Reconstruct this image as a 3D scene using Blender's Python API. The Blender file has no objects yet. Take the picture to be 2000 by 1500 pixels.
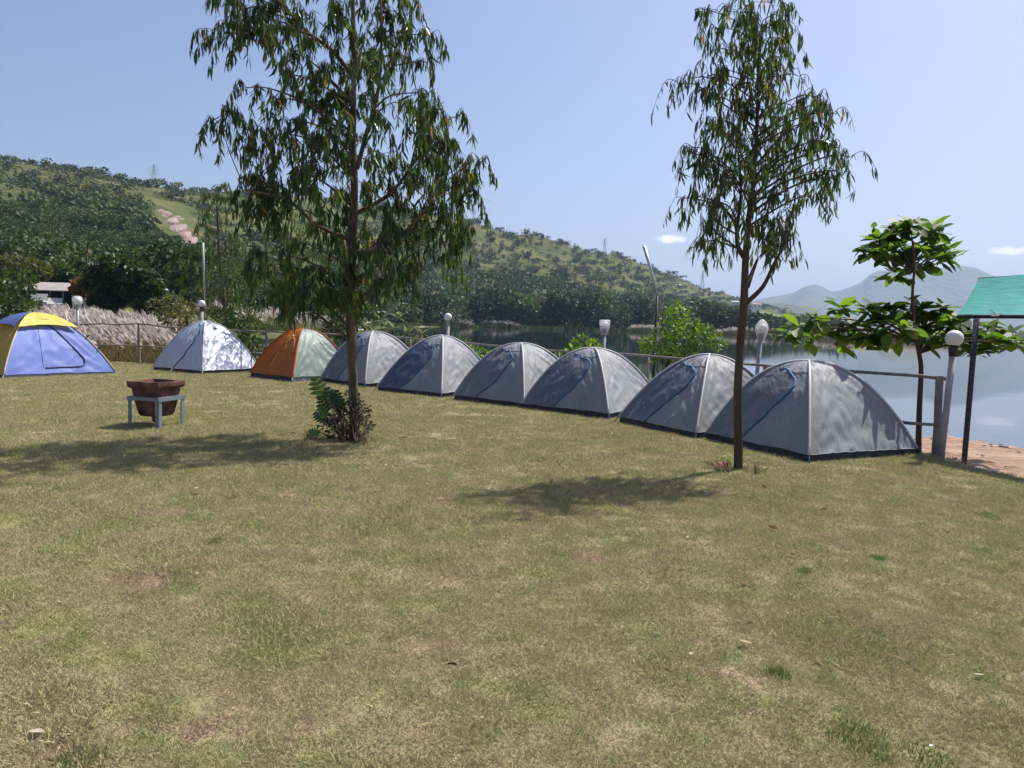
import bpy, math, random
import numpy as np
from mathutils import Vector, Matrix, noise as mnoise

random.seed(7)
rng = np.random.default_rng(11)
R = math.radians
scene = bpy.context.scene
col = scene.collection

# ------------------------------------------------------------------ camera
CAM_Z, F = 1.6, 1500.0            # eye height (m), focal length in pixels of the 2000 px wide photograph
PITCH, ROLL = 4.54, 1.66
cam_d = bpy.data.cameras.new('camera')
cam = bpy.data.objects.new('camera', cam_d)
col.objects.link(cam)
cam_d.sensor_width = 36.0
cam_d.lens = 27.0
cam_d.clip_start = 0.05
cam_d.clip_end = 40000
CM = Matrix.Rotation(R(90 - PITCH), 4, 'X') @ Matrix.Rotation(R(ROLL), 4, 'Z')
cam.matrix_world = Matrix.Translation((0, 0, CAM_Z)) @ CM
scene.camera = cam

# ------------------------------------------------------------------ sky and sun
SUN_EL = 58.0
SUN_H = Vector((0.77, 0.64, 0)).normalized()         # horizontal direction towards the sun
world = bpy.data.worlds.new('World')
scene.world = world
world.use_nodes = True
wn, wl = world.node_tree.nodes, world.node_tree.links
wn.clear()
w_out = wn.new('ShaderNodeOutputWorld')
w_bg = wn.new('ShaderNodeBackground')
w_sky = wn.new('ShaderNodeTexSky')
w_sky.sky_type = 'NISHITA'
w_sky.sun_disc = False
w_sky.sun_elevation = R(SUN_EL)
w_sky.sun_rotation = math.atan2(SUN_H.x, SUN_H.y)
w_sky.altitude = 300
w_sky.air_density = 1.0
w_sky.dust_density = 3.4
w_sky.ozone_density = 3.6
w_bg.inputs['Strength'].default_value = 0.095
wl.new(w_bg.outputs[0], w_out.inputs[0])
sun_d = bpy.data.lights.new('sun', 'SUN')
sun_d.energy = 5.0
sun_d.angle = R(0.53)
sun_d.color = (1.0, 0.955, 0.88)
sun = bpy.data.objects.new('sun', sun_d)
col.objects.link(sun)
to_sun = Vector((SUN_H.x * math.cos(R(SUN_EL)), SUN_H.y * math.cos(R(SUN_EL)), math.sin(R(SUN_EL))))
sun.rotation_euler = to_sun.to_track_quat('Z', 'Y').to_euler()
scene.view_settings.view_transform = 'Standard'
scene.view_settings.look = 'None'
scene.view_settings.exposure = 0.56
scene.view_settings.gamma = 1.0
scene.view_settings.use_curve_mapping = False
scene.render.engine = 'CYCLES'
scene.cycles.use_denoising = True
scene.cycles.max_bounces = 8
scene.cycles.diffuse_bounces = 3
scene.cycles.glossy_bounces = 3
scene.cycles.transmission_bounces = 4
scene.cycles.transparent_max_bounces = 8
scene.cycles.volume_bounces = 0
scene.cycles.use_adaptive_sampling = True
scene.cycles.adaptive_threshold = 0.02

def ray(x, y):
    return (CM.to_3x3() @ Vector(((x - 1000) / F, -(y - 750) / F, -1.0)))
def at(x, y, d):
    """the point at forward distance d (metres along the ground) seen in photo pixel x, y"""
    v = ray(x, y)
    return Vector((0, 0, CAM_Z)) + v * (d / v.y)
def ground(x, y, z=0.0):
    v = ray(x, y)
    return Vector((0, 0, CAM_Z)) + v * ((z - CAM_Z) / v.z)
def horizon(x):
    v0, v1 = ray(x, 0), ray(x, 1500)
    return 1500 * v0.z / (v0.z - v1.z)

# two small fair-weather clouds low in the sky, part of the sky itself
def cloud_mix():
    tc = wn.new('ShaderNodeTexCoord')
    last = w_sky.outputs[0]
    for (cx, cy, sx, sy, amt) in ((1312, 467, 36, 10, 1.0), (1972, 490, 36, 9, .8)):
        d = ray(cx, cy).normalized()
        east = Vector((d.y, -d.x, 0)).normalized()
        up = east.cross(d)
        def dot(vec, scale):
            n = wn.new('ShaderNodeVectorMath'); n.operation = 'DOT_PRODUCT'
            wl.new(tc.outputs['Generated'], n.inputs[0]); n.inputs[1].default_value = vec
            m = wn.new('ShaderNodeMath'); m.operation = 'MULTIPLY'; m.inputs[1].default_value = scale
            wl.new(n.outputs['Value'], m.inputs[0])
            p = wn.new('ShaderNodeMath'); p.operation = 'POWER'; p.inputs[1].default_value = 2
            a = wn.new('ShaderNodeMath'); a.operation = 'ABSOLUTE'
            wl.new(m.outputs[0], a.inputs[0]); wl.new(a.outputs[0], p.inputs[0])
            return p.outputs[0]
        s = wn.new('ShaderNodeMath'); s.operation = 'ADD'
        wl.new(dot(east, F / sx), s.inputs[0]); wl.new(dot(up, F / sy), s.inputs[1])
        fwd = wn.new('ShaderNodeVectorMath'); fwd.operation = 'DOT_PRODUCT'
        wl.new(tc.outputs['Generated'], fwd.inputs[0]); fwd.inputs[1].default_value = d
        gt = wn.new('ShaderNodeMath'); gt.operation = 'GREATER_THAN'; gt.inputs[1].default_value = 0
        wl.new(fwd.outputs['Value'], gt.inputs[0])
        nz = wn.new('ShaderNodeTexNoise'); nz.inputs['Scale'].default_value = 90; nz.inputs['Detail'].default_value = 6
        wl.new(tc.outputs['Generated'], nz.inputs['Vector'])
        ad = wn.new('ShaderNodeMath'); ad.operation = 'MULTIPLY_ADD'; ad.inputs[1].default_value = 1.6
        wl.new(nz.outputs['Fac'], ad.inputs[0]); wl.new(s.outputs[0], ad.inputs[2])
        mr = wn.new('ShaderNodeMapRange'); mr.interpolation_type = 'SMOOTHSTEP'
        mr.inputs['From Min'].default_value = 1.75; mr.inputs['From Max'].default_value = 0.65
        mr.inputs['To Min'].default_value = 0; mr.inputs['To Max'].default_value = amt
        wl.new(ad.outputs[0], mr.inputs['Value'])
        mu = wn.new('ShaderNodeMath'); mu.operation = 'MULTIPLY'
        wl.new(mr.outputs[0], mu.inputs[0]); wl.new(gt.outputs[0], mu.inputs[1])
        mx = wn.new('ShaderNodeMix'); mx.data_type = 'RGBA'
        wl.new(mu.outputs[0], mx.inputs[0]); wl.new(last, mx.inputs[6])
        mx.inputs[7].default_value = (9.3, 9.4, 9.6, 1)
        last = mx.outputs[2]
    wb = wn.new('ShaderNodeMix'); wb.data_type = 'RGBA'; wb.blend_type = 'MULTIPLY'; wb.inputs[0].default_value = 1     # camera white balance
    wl.new(last, wb.inputs[6]); wb.inputs[7].default_value = (1.08, 1.02, 1.07, 1)
    wl.new(wb.outputs[2], w_bg.inputs['Color'])
cloud_mix()

# ------------------------------------------------------------------ materials
def new_mat(name):
    m = bpy.data.materials.new(name); m.use_nodes = True
    nt = m.node_tree
    return m, nt.nodes, nt.links, nt.nodes['Principled BSDF'], nt.nodes['Material Output']
def rgba(c): return (c[0], c[1], c[2], 1.0)
def ramp(nodes, stops):
    r = nodes.new('ShaderNodeValToRGB')
    e = r.color_ramp.elements
    while len(e) < len(stops): e.new(0.5)
    for el, (p, c) in zip(e, stops):
        el.position = p; el.color = rgba(c)
    return r
def surf(name, c1, c2, scale=8, rough=.7, bump=0.0, bscale=None, metal=0.0, spec=.3, detail=5, dist=.02, stretch=None, coords='Object'):
    m, n, l, b, o = new_mat(name)
    tc = n.new('ShaderNodeTexCoord')
    src = tc.outputs[coords]
    if stretch:
        mp = n.new('ShaderNodeMapping'); mp.inputs['Scale'].default_value = stretch
        l.new(src, mp.inputs[0]); src = mp.outputs[0]
    nz = n.new('ShaderNodeTexNoise'); nz.inputs['Scale'].default_value = scale; nz.inputs['Detail'].default_value = detail
    l.new(src, nz.inputs['Vector'])
    r = ramp(n, ((.3, c1), (.7, c2)))
    l.new(nz.outputs['Fac'], r.inputs[0]); l.new(r.outputs[0], b.inputs['Base Color'])
    b.inputs['Roughness'].default_value = rough
    b.inputs['Metallic'].default_value = metal
    b.inputs['Specular IOR Level'].default_value = spec
    if bump:
        nb = n.new('ShaderNodeTexNoise'); nb.inputs['Scale'].default_value = bscale or scale * 4; nb.inputs['Detail'].default_value = 6
        l.new(src, nb.inputs['Vector'])
        bp = n.new('ShaderNodeBump'); bp.inputs['Strength'].default_value = bump; bp.inputs['Distance'].default_value = dist
        l.new(nb.outputs['Fac'], bp.inputs['Height']); l.new(bp.outputs[0], b.inputs['Normal'])
    return m
def leaf_mat(name, stops, trans=.35, rough=.45, tcol=None, spec=.4):
    """leaf: gloss + diffuse with light passing through; hue picked per leaf by the 'var' attribute"""
    m, n, l, b, o = new_mat(name)
    a = n.new('ShaderNodeAttribute'); a.attribute_name = 'var'
    r = ramp(n, stops)
    l.new(a.outputs['Fac'], r.inputs[0]); l.new(r.outputs[0], b.inputs['Base Color'])
    b.inputs['Roughness'].default_value = rough
    b.inputs['Specular IOR Level'].default_value = spec
    t = n.new('ShaderNodeBsdfTranslucent')
    g = n.new('ShaderNodeMix'); g.data_type = 'RGBA'; g.blend_type = 'MULTIPLY'; g.inputs[0].default_value = 1
    l.new(r.outputs[0], g.inputs[6]); g.inputs[7].default_value = rgba(tcol or (1.5, 1.6, .7))
    l.new(g.outputs[2], t.inputs['Color'])
    mx = n.new('ShaderNodeMixShader'); mx.inputs[0].default_value = trans
    l.new(b.outputs[0], mx.inputs[1]); l.new(t.outputs[0], mx.inputs[2]); l.new(mx.outputs[0], o.inputs['Surface'])
    return m

# ------------------------------------------------------------------ mesh helpers
class MB:
    """collects shapes; build() links them as one mesh object"""
    def __init__(s): s.v, s.f, s.var = [], [], []
    def add(s, vs, fs, var=0.5):
        k = len(s.v)
        s.v.extend([tuple(p) for p in vs]); s.f.extend([tuple(i + k for i in f) for f in fs]); s.var.extend([var] * len(vs))
    def box(s, c, size, rot=None, var=.5):
        x, y, z = (q / 2 for q in size)
        vs = [Vector((a * x, b * y, e * z)) for a in (-1, 1) for b in (-1, 1) for e in (-1, 1)]
        if rot is not None: vs = [rot @ p for p in vs]
        s.add([p + Vector(c) for p in vs], [(0, 1, 3, 2), (4, 6, 7, 5), (0, 4, 5, 1), (2, 3, 7, 6), (0, 2, 6, 4), (1, 5, 7, 3)], var)
    def tube(s, pts, rad, n=8, cap=True, var=.5, flat=None):
        pts = [Vector(p) for p in pts]
        if not hasattr(rad, '__len__'): rad = [rad] * len(pts)
        vs, fs = [], []
        ref = None
        for i, p in enumerate(pts):
            d = (pts[min(i + 1, len(pts) - 1)] - pts[max(i - 1, 0)])
            d = d.normalized() if d.length > 1e-9 else Vector((0, 0, 1))
            if ref is None: ref = Vector((1, 0, 0)) if abs(d.x) < .8 else Vector((0, 1, 0))
            a = (ref - d * ref.dot(d)).normalized(); b = d.cross(a); ref = a
            for k in range(n):
                t = 2 * math.pi * k / n
                vs.append(p + (a * math.cos(t) + b * math.sin(t)) * rad[i])
        for i in range(len(pts) - 1):
            for k in range(n):
                fs.append((i * n + k, i * n + (k + 1) % n, (i + 1) * n + (k + 1) % n, (i + 1) * n + k))
        if cap:
            fs.append(tuple(range(n - 1, -1, -1))); fs.append(tuple(range((len(pts) - 1) * n, len(pts) * n)))
        s.add(vs, fs, var)
    def lathe(s, c, prof, n=20, wob=0.0, seed=0):
        vs, fs = [], []
        for i, (r, z) in enumerate(prof):
            for k in range(n):
                t = 2 * math.pi * k / n
                q = r * (1 + wob * mnoise.noise(Vector((math.cos(t) * 2 + seed, math.sin(t) * 2, z * 9))))
                vs.append(Vector(c) + Vector((q * math.cos(t), q * math.sin(t), z)))
        for i in range(len(prof) - 1):
            for k in range(n):
                fs.append((i * n + k, i * n + (k + 1) % n, (i + 1) * n + (k + 1) % n, (i + 1) * n + k))
        fs.append(tuple(range(n - 1, -1, -1))); fs.append(tuple(range((len(prof) - 1) * n, len(prof) * n)))
        s.add(vs, fs)
    def build(s, name, m, parent=None, smooth=False):
        return link_mesh(name, mesh_of(name, s.v, s.f, m, smooth, s.var), parent)
def mesh_of(name, v, f, m=None, smooth=False, var=None):
    me = bpy.data.meshes.new(name)
    me.from_pydata([tuple(p) for p in v], [], f)
    if var is not None and len(var) == len(me.vertices):
        a = me.attributes.new('var', 'FLOAT', 'POINT'); a.data.foreach_set('value', np.asarray(var, dtype=np.float32))
    if m: me.materials.append(m)
    if smooth: me.polygons.foreach_set('use_smooth', [True] * len(me.polygons))
    me.update()
    return me
def np_mesh(name, V, loops, sizes, m=None, var=None, smooth=False):
    me = bpy.data.meshes.new(name)
    me.vertices.add(len(V)); me.vertices.foreach_set('co', np.asarray(V, dtype=np.float32).ravel())
    me.loops.add(len(loops)); me.loops.foreach_set('vertex_index', np.asarray(loops, dtype=np.int32))
    sizes = np.asarray(sizes, dtype=np.int32)
    me.polygons.add(len(sizes))
    st = np.zeros(len(sizes), dtype=np.int32); st[1:] = np.cumsum(sizes)[:-1]
    me.polygons.foreach_set('loop_start', st); me.polygons.foreach_set('loop_total', sizes)
    if var is not None:
        a = me.attributes.new('var', 'FLOAT', 'POINT'); a.data.foreach_set('value', np.asarray(var, dtype=np.float32))
    if m: me.materials.append(m)
    if smooth: me.polygons.foreach_set('use_smooth', np.ones(len(sizes), dtype=bool))
    me.update(calc_edges=True); me.validate()
    return me
def link_mesh(name, me, parent=None):
    o = bpy.data.objects.new(name, me); col.objects.link(o)
    if parent is not None: o.parent = parent
    return o
def empty(name, loc=(0, 0, 0), rz=0.0):
    o = bpy.data.objects.new(name, None); col.objects.link(o)
    o.empty_display_size = .2; o.location = loc; o.rotation_euler = (0, 0, rz)
    return o
def tag(o, label=None, cat=None, group=None, kind=None):
    if label: o['label'] = label
    if cat: o['category'] = cat
    if group: o['group'] = group
    if kind: o['kind'] = kind
    return o
def local(o, pts):
    """world points to the frame of an unrotated empty"""
    return [Vector(p) - o.location for p in pts]
def smooth_path(pts, n=6):
    pts = [Vector(p) for p in pts]
    out = []
    for i in range(len(pts) - 1):
        p0, p1, p2, p3 = pts[max(i - 1, 0)], pts[i], pts[i + 1], pts[min(i + 2, len(pts) - 1)]
        for k in range(n):
            t = k / n
            out.append(.5 * ((2 * p1) + (p2 - p0) * t + (2 * p0 - 5 * p1 + 4 * p2 - p3) * t * t + (3 * p1 - p0 - 3 * p2 + p3) * t ** 3))
    out.append(pts[-1])
    return out

def leaves_mesh(name, P, D, S, L, W, m, var, bend=.15, fold=.12):
    """many blade-shaped leaves: P base, D direction, S sideways (unit), L length, W width; 6 points each"""
    P, D, S = (np.asarray(a, dtype=np.float64) for a in (P, D, S))
    L = np.asarray(L)[:, None]; W = np.asarray(W)[:, None]
    n = len(P)
    D /= np.linalg.norm(D, axis=1, keepdims=True)
    S = S - D * np.sum(S * D, axis=1, keepdims=True); S /= np.linalg.norm(S, axis=1, keepdims=True) + 1e-9
    N = np.cross(D, S)
    b = rng.uniform(-1, 1, (n, 1)) * bend
    V = np.empty((n, 6, 3))
    V[:, 0] = P
    V[:, 1] = P + D * L * .33 + S * (W * .5 + L * b * .5) - N * W * fold
    V[:, 2] = P + D * L * .33 - S * (W * .5 - L * b * .5) - N * W * fold
    V[:, 3] = P + D * L * .68 + S * (W * .38 + L * b * .6) - N * L * .05
    V[:, 4] = P + D * L * .68 - S * (W * .38 - L * b * .6) - N * L * .05
    V[:, 5] = P + D * L - N * L * .12
    base = np.arange(n)[:, None] * 6
    lp = (base + np.array([0, 1, 2, 1, 3, 4, 2, 3, 5, 4])[None]).ravel()
    sz = np.tile([3, 4, 3], n)
    return np_mesh(name, V.reshape(-1, 3), lp, sz, m, np.repeat(np.asarray(var), 6), smooth=False)
def rand_dirs(n, up=0.0):
    d = rng.normal(size=(n, 3)); d[:, 2] += up
    return d / np.linalg.norm(d, axis=1, keepdims=True)

# ------------------------------------------------------------------ lawn outline and shared ground colours
# lawn edge (x -> y) from the fence foot at the left round to the earth bank at the right
EDGE = [(-30, 27.5), (-20, 26), (-13, 24.4), (-11.3, 23.7), (-8.6, 22.8), (-5, 21.6), (-2.6, 20.3), (-.9, 18.9), (.9, 17.1), (2.7, 15.0),
        (4.2, 12.7), (5.0, 11.4), (5.35, 10.5), (5.62, 9.45), (5.95, 8.3), (6.6, 6), (7.6, 2), (8.6, -7)]
EX, EY = np.array([p[0] for p in EDGE]), np.array([p[1] for p in EDGE])
def lawn_y(x): return np.interp(x, EX, EY)
def lawn_z(x, y):
    return .018 * mnoise.noise(Vector((x * .45, y * .45, 3.1))) + .008 * mnoise.noise(Vector((x * 1.7, y * 1.7, 9)))

def lawn_colour(n, l, blade):
    """straw, green and bare-earth patches by position, the same for soil sheet and blades"""
    ge = n.new('ShaderNodeNewGeometry')
    def nz(scale, detail, rough=.6, off=0, sq=None):
        mp = n.new('ShaderNodeMapping'); mp.inputs['Location'].default_value = (off, off * .7, 0)
        mp.inputs['Scale'].default_value = sq or (1, 1, 0)
        l.new(ge.outputs['Position'], mp.inputs[0])
        t = n.new('ShaderNodeTexNoise'); t.inputs['Scale'].default_value = scale; t.inputs['Detail'].default_value = detail
        t.inputs['Roughness'].default_value = rough
        l.new(mp.outputs[0], t.inputs['Vector'])
        return t.outputs['Fac']
    def mix(fac, a, b):
        x = n.new('ShaderNodeMix'); x.data_type = 'RGBA'
        l.new(fac, x.inputs[0])
        for s, q in ((6, a), (7, b)):
            if isinstance(q, tuple): x.inputs[s].default_value = rgba(q)
            else: l.new(q, x.inputs[s])
        return x.outputs[2]
    def band(v, a, b, top=1.0):
        q = n.new('ShaderNodeMapRange'); q.interpolation_type = 'SMOOTHSTEP'
        q.inputs['From Min'].default_value = a; q.inputs['From Max'].default_value = b; q.inputs['To Max'].default_value = top
        l.new(v, q.inputs['Value'])
        return q.outputs[0]
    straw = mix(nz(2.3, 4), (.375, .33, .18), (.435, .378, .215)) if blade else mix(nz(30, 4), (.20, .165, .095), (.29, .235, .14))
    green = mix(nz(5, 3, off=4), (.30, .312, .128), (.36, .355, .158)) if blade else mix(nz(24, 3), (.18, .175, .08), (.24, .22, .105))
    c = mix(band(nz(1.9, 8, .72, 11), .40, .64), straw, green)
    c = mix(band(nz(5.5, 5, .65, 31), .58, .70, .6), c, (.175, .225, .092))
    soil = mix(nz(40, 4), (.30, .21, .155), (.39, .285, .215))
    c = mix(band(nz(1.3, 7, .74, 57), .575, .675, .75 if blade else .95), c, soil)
    return c

def make_lawn():
    m, n, l, b, o = new_mat('lawn_soil')
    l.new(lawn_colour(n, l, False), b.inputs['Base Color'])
    b.inputs['Roughness'].default_value = .95; b.inputs['Specular IOR Level'].default_value = .1
    ge = n.new('ShaderNodeNewGeometry')
    t = n.new('ShaderNodeTexNoise'); t.inputs['Scale'].default_value = 55; t.inputs['Detail'].default_value = 5
    l.new(ge.outputs['Position'], t.inputs['Vector'])
    bp = n.new('ShaderNodeBump'); bp.inputs['Strength'].default_value = .9; bp.inputs['Distance'].default_value = .02
    l.new(t.outputs['Fac'], bp.inputs['Height']); l.new(bp.outputs[0], b.inputs['Normal'])
    xs = np.concatenate([np.arange(-30, -14, 1.0), np.arange(-14, 8.61, .2)])
    ny = 130
    v, f = [], []
    for x in xs:
        y1 = lawn_y(x) + .06 * mnoise.noise(Vector((x * 3, 0, 0)))
        for j in range(ny + 1):
            y = -7 + (y1 + 7) * j / ny
            v.append((x, y, lawn_z(x, y)))
        v.append((x + .02, y1 + .05, -.35))
    w = ny + 2
    for i in range(len(xs) - 1):
        for j in range(w - 1):
            f.append((i * w + j, (i + 1) * w + j, (i + 1) * w + j + 1, i * w + j + 1))
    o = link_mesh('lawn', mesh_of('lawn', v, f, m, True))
    tag(o, 'mown dry lawn with green and bare patches', None, kind='structure')
    return o
lawn = make_lawn()

# ------------------------------------------------------------------ land, lake, hills
LAKE_Z = -1.3
def H(x): return horizon(x)
def hz(x, y, r): return CAM_Z + (H(x) - y) * r / F      # height of a point at range r seen at pixel y
PROF = {
 -900: [(20, -.4), (40, .3), (90, 2.5), (160, 9), (250, 26), (400, 62), (620, 105), (850, 80), (1500, 20), (2600, 4), (11000, 3)],
 0:    [(20, -.4), (32, -.4), (50, .1), (90, 2.0), (160, 8), (250, 25), (400, 64), (600, hz(0, 331, 600)), (800, 85), (1500, 20), (2600, 4), (11000, 3)],
 130:  [(20, -.4), (32, -.4), (50, 0), (90, 1.8), (160, 7.5), (260, 25), (420, 66), (620, hz(130, 347, 620)), (850, 80), (1500, 20), (2600, 4), (11000, 3)],
 300:  [(20, -.5), (34, -.5), (50, -.3), (90, 1.0), (160, 6), (280, 24), (450, 66), (650, hz(300, 375, 650)), (900, 75), (1500, 20), (2600, 4), (11000, 3)],
 480:  [(20, -.9), (30, -1.5), (60, -1.6), (100, -1.5), (125, .2), (160, .6), (220, 4), (330, 20), (500, 60), (720, hz(480, 381, 720)), (1000, 80), (1700, 20), (2600, 4), (11000, 3)],
 650:  [(20, -1.2), (28, -2.4), (60, -2.4), (140, -2.2), (165, .1), (210, .6), (270, 4), (400, 25), (600, 70), (820, hz(650, 392, 820)), (1150, 90), (1800, 20), (2700, 4), (11000, 3)],
 780:  [(20, -1.5), (28, -2.6), (60, -2.6), (300, -2.4), (335, -.75), (400, 3), (520, 20), (720, 70), (900, hz(780, 408, 900)), (1250, 90), (1900, 20), (2800, 4), (11000, 3)],
 900:  [(20, -1.5), (28, -2.6), (60, -2.6), (395, -2.3), (425, -.75), (500, 5), (620, 30), (800, 76), (960, hz(900, 436, 960)), (1300, 90), (1900, 20), (2800, 4), (11000, 3)],
 1050: [(20, -1.5), (28, -2.6), (60, -2.6), (415, -2.3), (445, -.75), (520, 5), (660, 30), (870, 72), (1060, hz(1050, 466, 1060)), (1400, 80), (2000, 20), (2800, 4), (11000, 3)],
 1200: [(20, -1.5), (28, -2.6), (60, -2.6), (415, -2.3), (445, -.75), (540, 4), (720, 26), (980, 66), (1210, hz(1200, 500, 1210)), (1600, 70), (2200, 15), (3000, 4), (11000, 3)],
 1300: [(20, -1.5), (28, -2.6), (60, -2.6), (415, -2.3), (445, -.75), (560, 3), (780, 20), (1070, 52), (1320, hz(1300, 537, 1320)), (1700, 55), (2300, 12), (3100, 4), (11000, 3)],
 1400: [(20, -1.5), (28, -2.6), (60, -2.6), (405, -2.3), (435, -.75), (620, 4), (920, 20), (1220, 42), (1460, hz(1400, 574, 1460)), (1900, 35), (2500, 8), (3200, 4), (11000, 3)],
 1480: [(20, -1.5), (28, -2.6), (60, -2.6), (395, -2.3), (425, -.75), (640, 3), (980, 16), (1300, 33), (1600, hz(1480, 599, 1600)), (2000, 28), (2600, 6), (3300, 4), (11000, 3)],
 1570: [(20, -1.5), (28, -2.6), (60, -2.6), (375, -2.3), (405, -.75), (640, 2), (980, 9), (1350, 22), (1700, hz(1570, 617, 1700)), (2100, 20), (2700, 5), (3300, 4), (11000, 3)],
 1700: [(20, -1.5), (28, -2.6), (60, -2.6), (320, -2.3), (350, -.75), (640, .6), (1000, 2), (1500, 6), (2000, 10), (2500, 6), (3300, 4), (11000, 3)],
 2000: [(20, -1.5), (28, -2.6), (60, -2.6), (310, -2.3), (340, -.75), (640, .5), (1000, 1), (2000, 3), (3300, 3), (11000, 3)],
 2900: [(20, -1.5), (28, -2.6), (60, -2.6), (310, -2.3), (340, -.75), (640, .5), (1000, 1), (2000, 3), (3300, 3), (11000, 3)],
}
PX = np.array(sorted(PROF))
RS = np.concatenate([np.arange(20, 60, 4), np.arange(60, 200, 8), np.arange(200, 600, 14), np.arange(600, 1500, 25), np.arange(1500, 3400, 90),
                     np.array([3600, 4200, 5200, 6500, 8000, 10500])])
def pchip(xs, ys, x):
    """monotone smooth interpolation"""
    xs = np.asarray(xs, float); ys = np.asarray(ys, float)
    h = np.diff(xs); dl = np.diff(ys) / h
    mm = np.zeros(len(xs)); mm[0], mm[-1] = dl[0], dl[-1]
    for i in range(1, len(xs) - 1):
        mm[i] = 0 if dl[i - 1] * dl[i] <= 0 else 2 * dl[i - 1] * dl[i] / (dl[i - 1] + dl[i])
    i = np.clip(np.searchsorted(xs, x) - 1, 0, len(xs) - 2)
    t = (x - xs[i]) / h[i]
    return ((1 + 2 * t) * (1 - t) ** 2 * ys[i] + t * (1 - t) ** 2 * h[i] * mm[i] + t * t * (3 - 2 * t) * ys[i + 1] + t * t * (t - 1) * h[i] * mm[i + 1])
ZT = np.array([pchip([p[0] for p in PROF[k]], [p[1] for p in PROF[k]], RS) for k in PX])
def land_z0(px, r):
    i = int(np.clip(np.searchsorted(PX, px) - 1, 0, len(PX) - 2))
    t = min(max((px - PX[i]) / (PX[i + 1] - PX[i]), 0), 1)
    t = t * t * (3 - 2 * t) * .5 + t * .5
    return float(np.interp(r, RS, ZT[i]) * (1 - t) + np.interp(r, RS, ZT[i + 1]) * t)
def land_xy(px, r): return (px - 1000) / F * r, r
def land_z(px, r):
    x, y = land_xy(px, r)
    z = land_z0(px, r)
    a = min(1, max(0, (r - 120) / 300)) * min(1, max(0, z / 15))
    z += a * (3.0 * mnoise.noise(Vector((x / 110, y / 110, 0))) + 2 * mnoise.noise(Vector((x / 35, y / 35, 5))))
    if r < 120: z += .12 * mnoise.noise(Vector((x / 3, y / 3, 1)))
    return z
def make_land():
    m, n, l, b, o = new_mat('hill_grass')
    ge = n.new('ShaderNodeNewGeometry')
    def nz(scale, detail, off=0):
        mp = n.new('ShaderNodeMapping'); mp.inputs['Location'].default_value = (off, off, 0)
        l.new(ge.outputs['Position'], mp.inputs[0])
        t = n.new('ShaderNodeTexNoise'); t.inputs['Scale'].default_value = scale; t.inputs['Detail'].default_value = detail
        l.new(mp.outputs[0], t.inputs['Vector']); return t.outputs['Fac']
    r1 = ramp(n, ((.3, (.05, .066, .025)), (.48, (.085, .098, .036)), (.62, (.12, .118, .046)), (.76, (.15, .115, .06))))
    l.new(nz(.03, 12), r1.inputs[0])
    r2 = ramp(n, ((.60, (0, 0, 0)), (.74, (1, 1, 1))))
    l.new(nz(.03, 6, 400), r2.inputs[0])
    mx = n.new('ShaderNodeMix'); mx.data_type = 'RGBA'
    l.new(r2.outputs[0], mx.inputs[0]); l.new(r1.outputs[0], mx.inputs[6]); mx.inputs[7].default_value = (.17, .11, .075, 1)
    l.new(mx.outputs[2], b.inputs['Base Color'])
    b.inputs['Roughness'].default_value = .95; b.inputs['Specular IOR Level'].default_value = .05
    bp = n.new('ShaderNodeBump'); bp.inputs['Strength'].default_value = 1; bp.inputs['Distance'].default_value = 1.5
    l.new(nz(.5, 6), bp.inputs['Height']); l.new(bp.outputs[0], b.inputs['Normal'])
    cs = np.arange(-900, 2901, 20)
    v, f = [], []
    for c in cs:
        for r in RS:
            x, y = land_xy(c, r)
            v.append((x, y, land_z(c, r)))
    w = len(RS)
    for i in range(len(cs) - 1):
        for j in range(w - 1):
            f.append((i * w + j, (i + 1) * w + j, (i + 1) * w + j + 1, i * w + j + 1))
    tag(link_mesh('hill_terrain', mesh_of('hill_terrain', v, f, m, True)), 'grassy hillside rising beyond the lake', None, kind='structure')
make_land()

def make_base():
    m = surf('far_plain_soil', (.09, .09, .045), (.15, .13, .07), .01, .95, coords='Object')
    v = [(-11000, -3000, -4.5), (11000, -3000, -4.5), (11000, 11500, -4.5), (-11000, 11500, -4.5)]
    tag(link_mesh('ground', mesh_of('ground', v, [(0, 1, 2, 3)], m)), 'flat ground below everything', None, kind='structure')
    m, n, l, b, o = new_mat('lake_water')
    b.inputs['Base Color'].default_value = (.012, .026, .026, 1)
    b.inputs['Roughness'].default_value = .03
    b.inputs['IOR'].default_value = 1.55
    b.inputs['Specular IOR Level'].default_value = .5
    tc = n.new('ShaderNodeTexCoord')
    mp = n.new('ShaderNodeMapping'); mp.inputs['Scale'].default_value = (.35, 1.2, 1)
    l.new(tc.outputs['Object'], mp.inputs[0])
    t = n.new('ShaderNodeTexNoise'); t.inputs['Scale'].default_value = .9; t.inputs['Detail'].default_value = 3
    l.new(mp.outputs[0], t.inputs['Vector'])
    bp = n.new('ShaderNodeBump'); bp.inputs['Strength'].default_value = .05; bp.inputs['Distance'].default_value = .06
    l.new(t.outputs['Fac'], bp.inputs['Height']); l.new(bp.outputs[0], b.inputs['Normal'])
    v = [(-40, 12, LAKE_Z), (400, 5, LAKE_Z), (700, 620, LAKE_Z), (-250, 620, LAKE_Z)]
    tag(link_mesh('lake', mesh_of('lake', v, [(0, 1, 2, 3)], m)), 'calm lake mirroring the hill and sky', None, kind='structure')
make_base()

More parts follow.
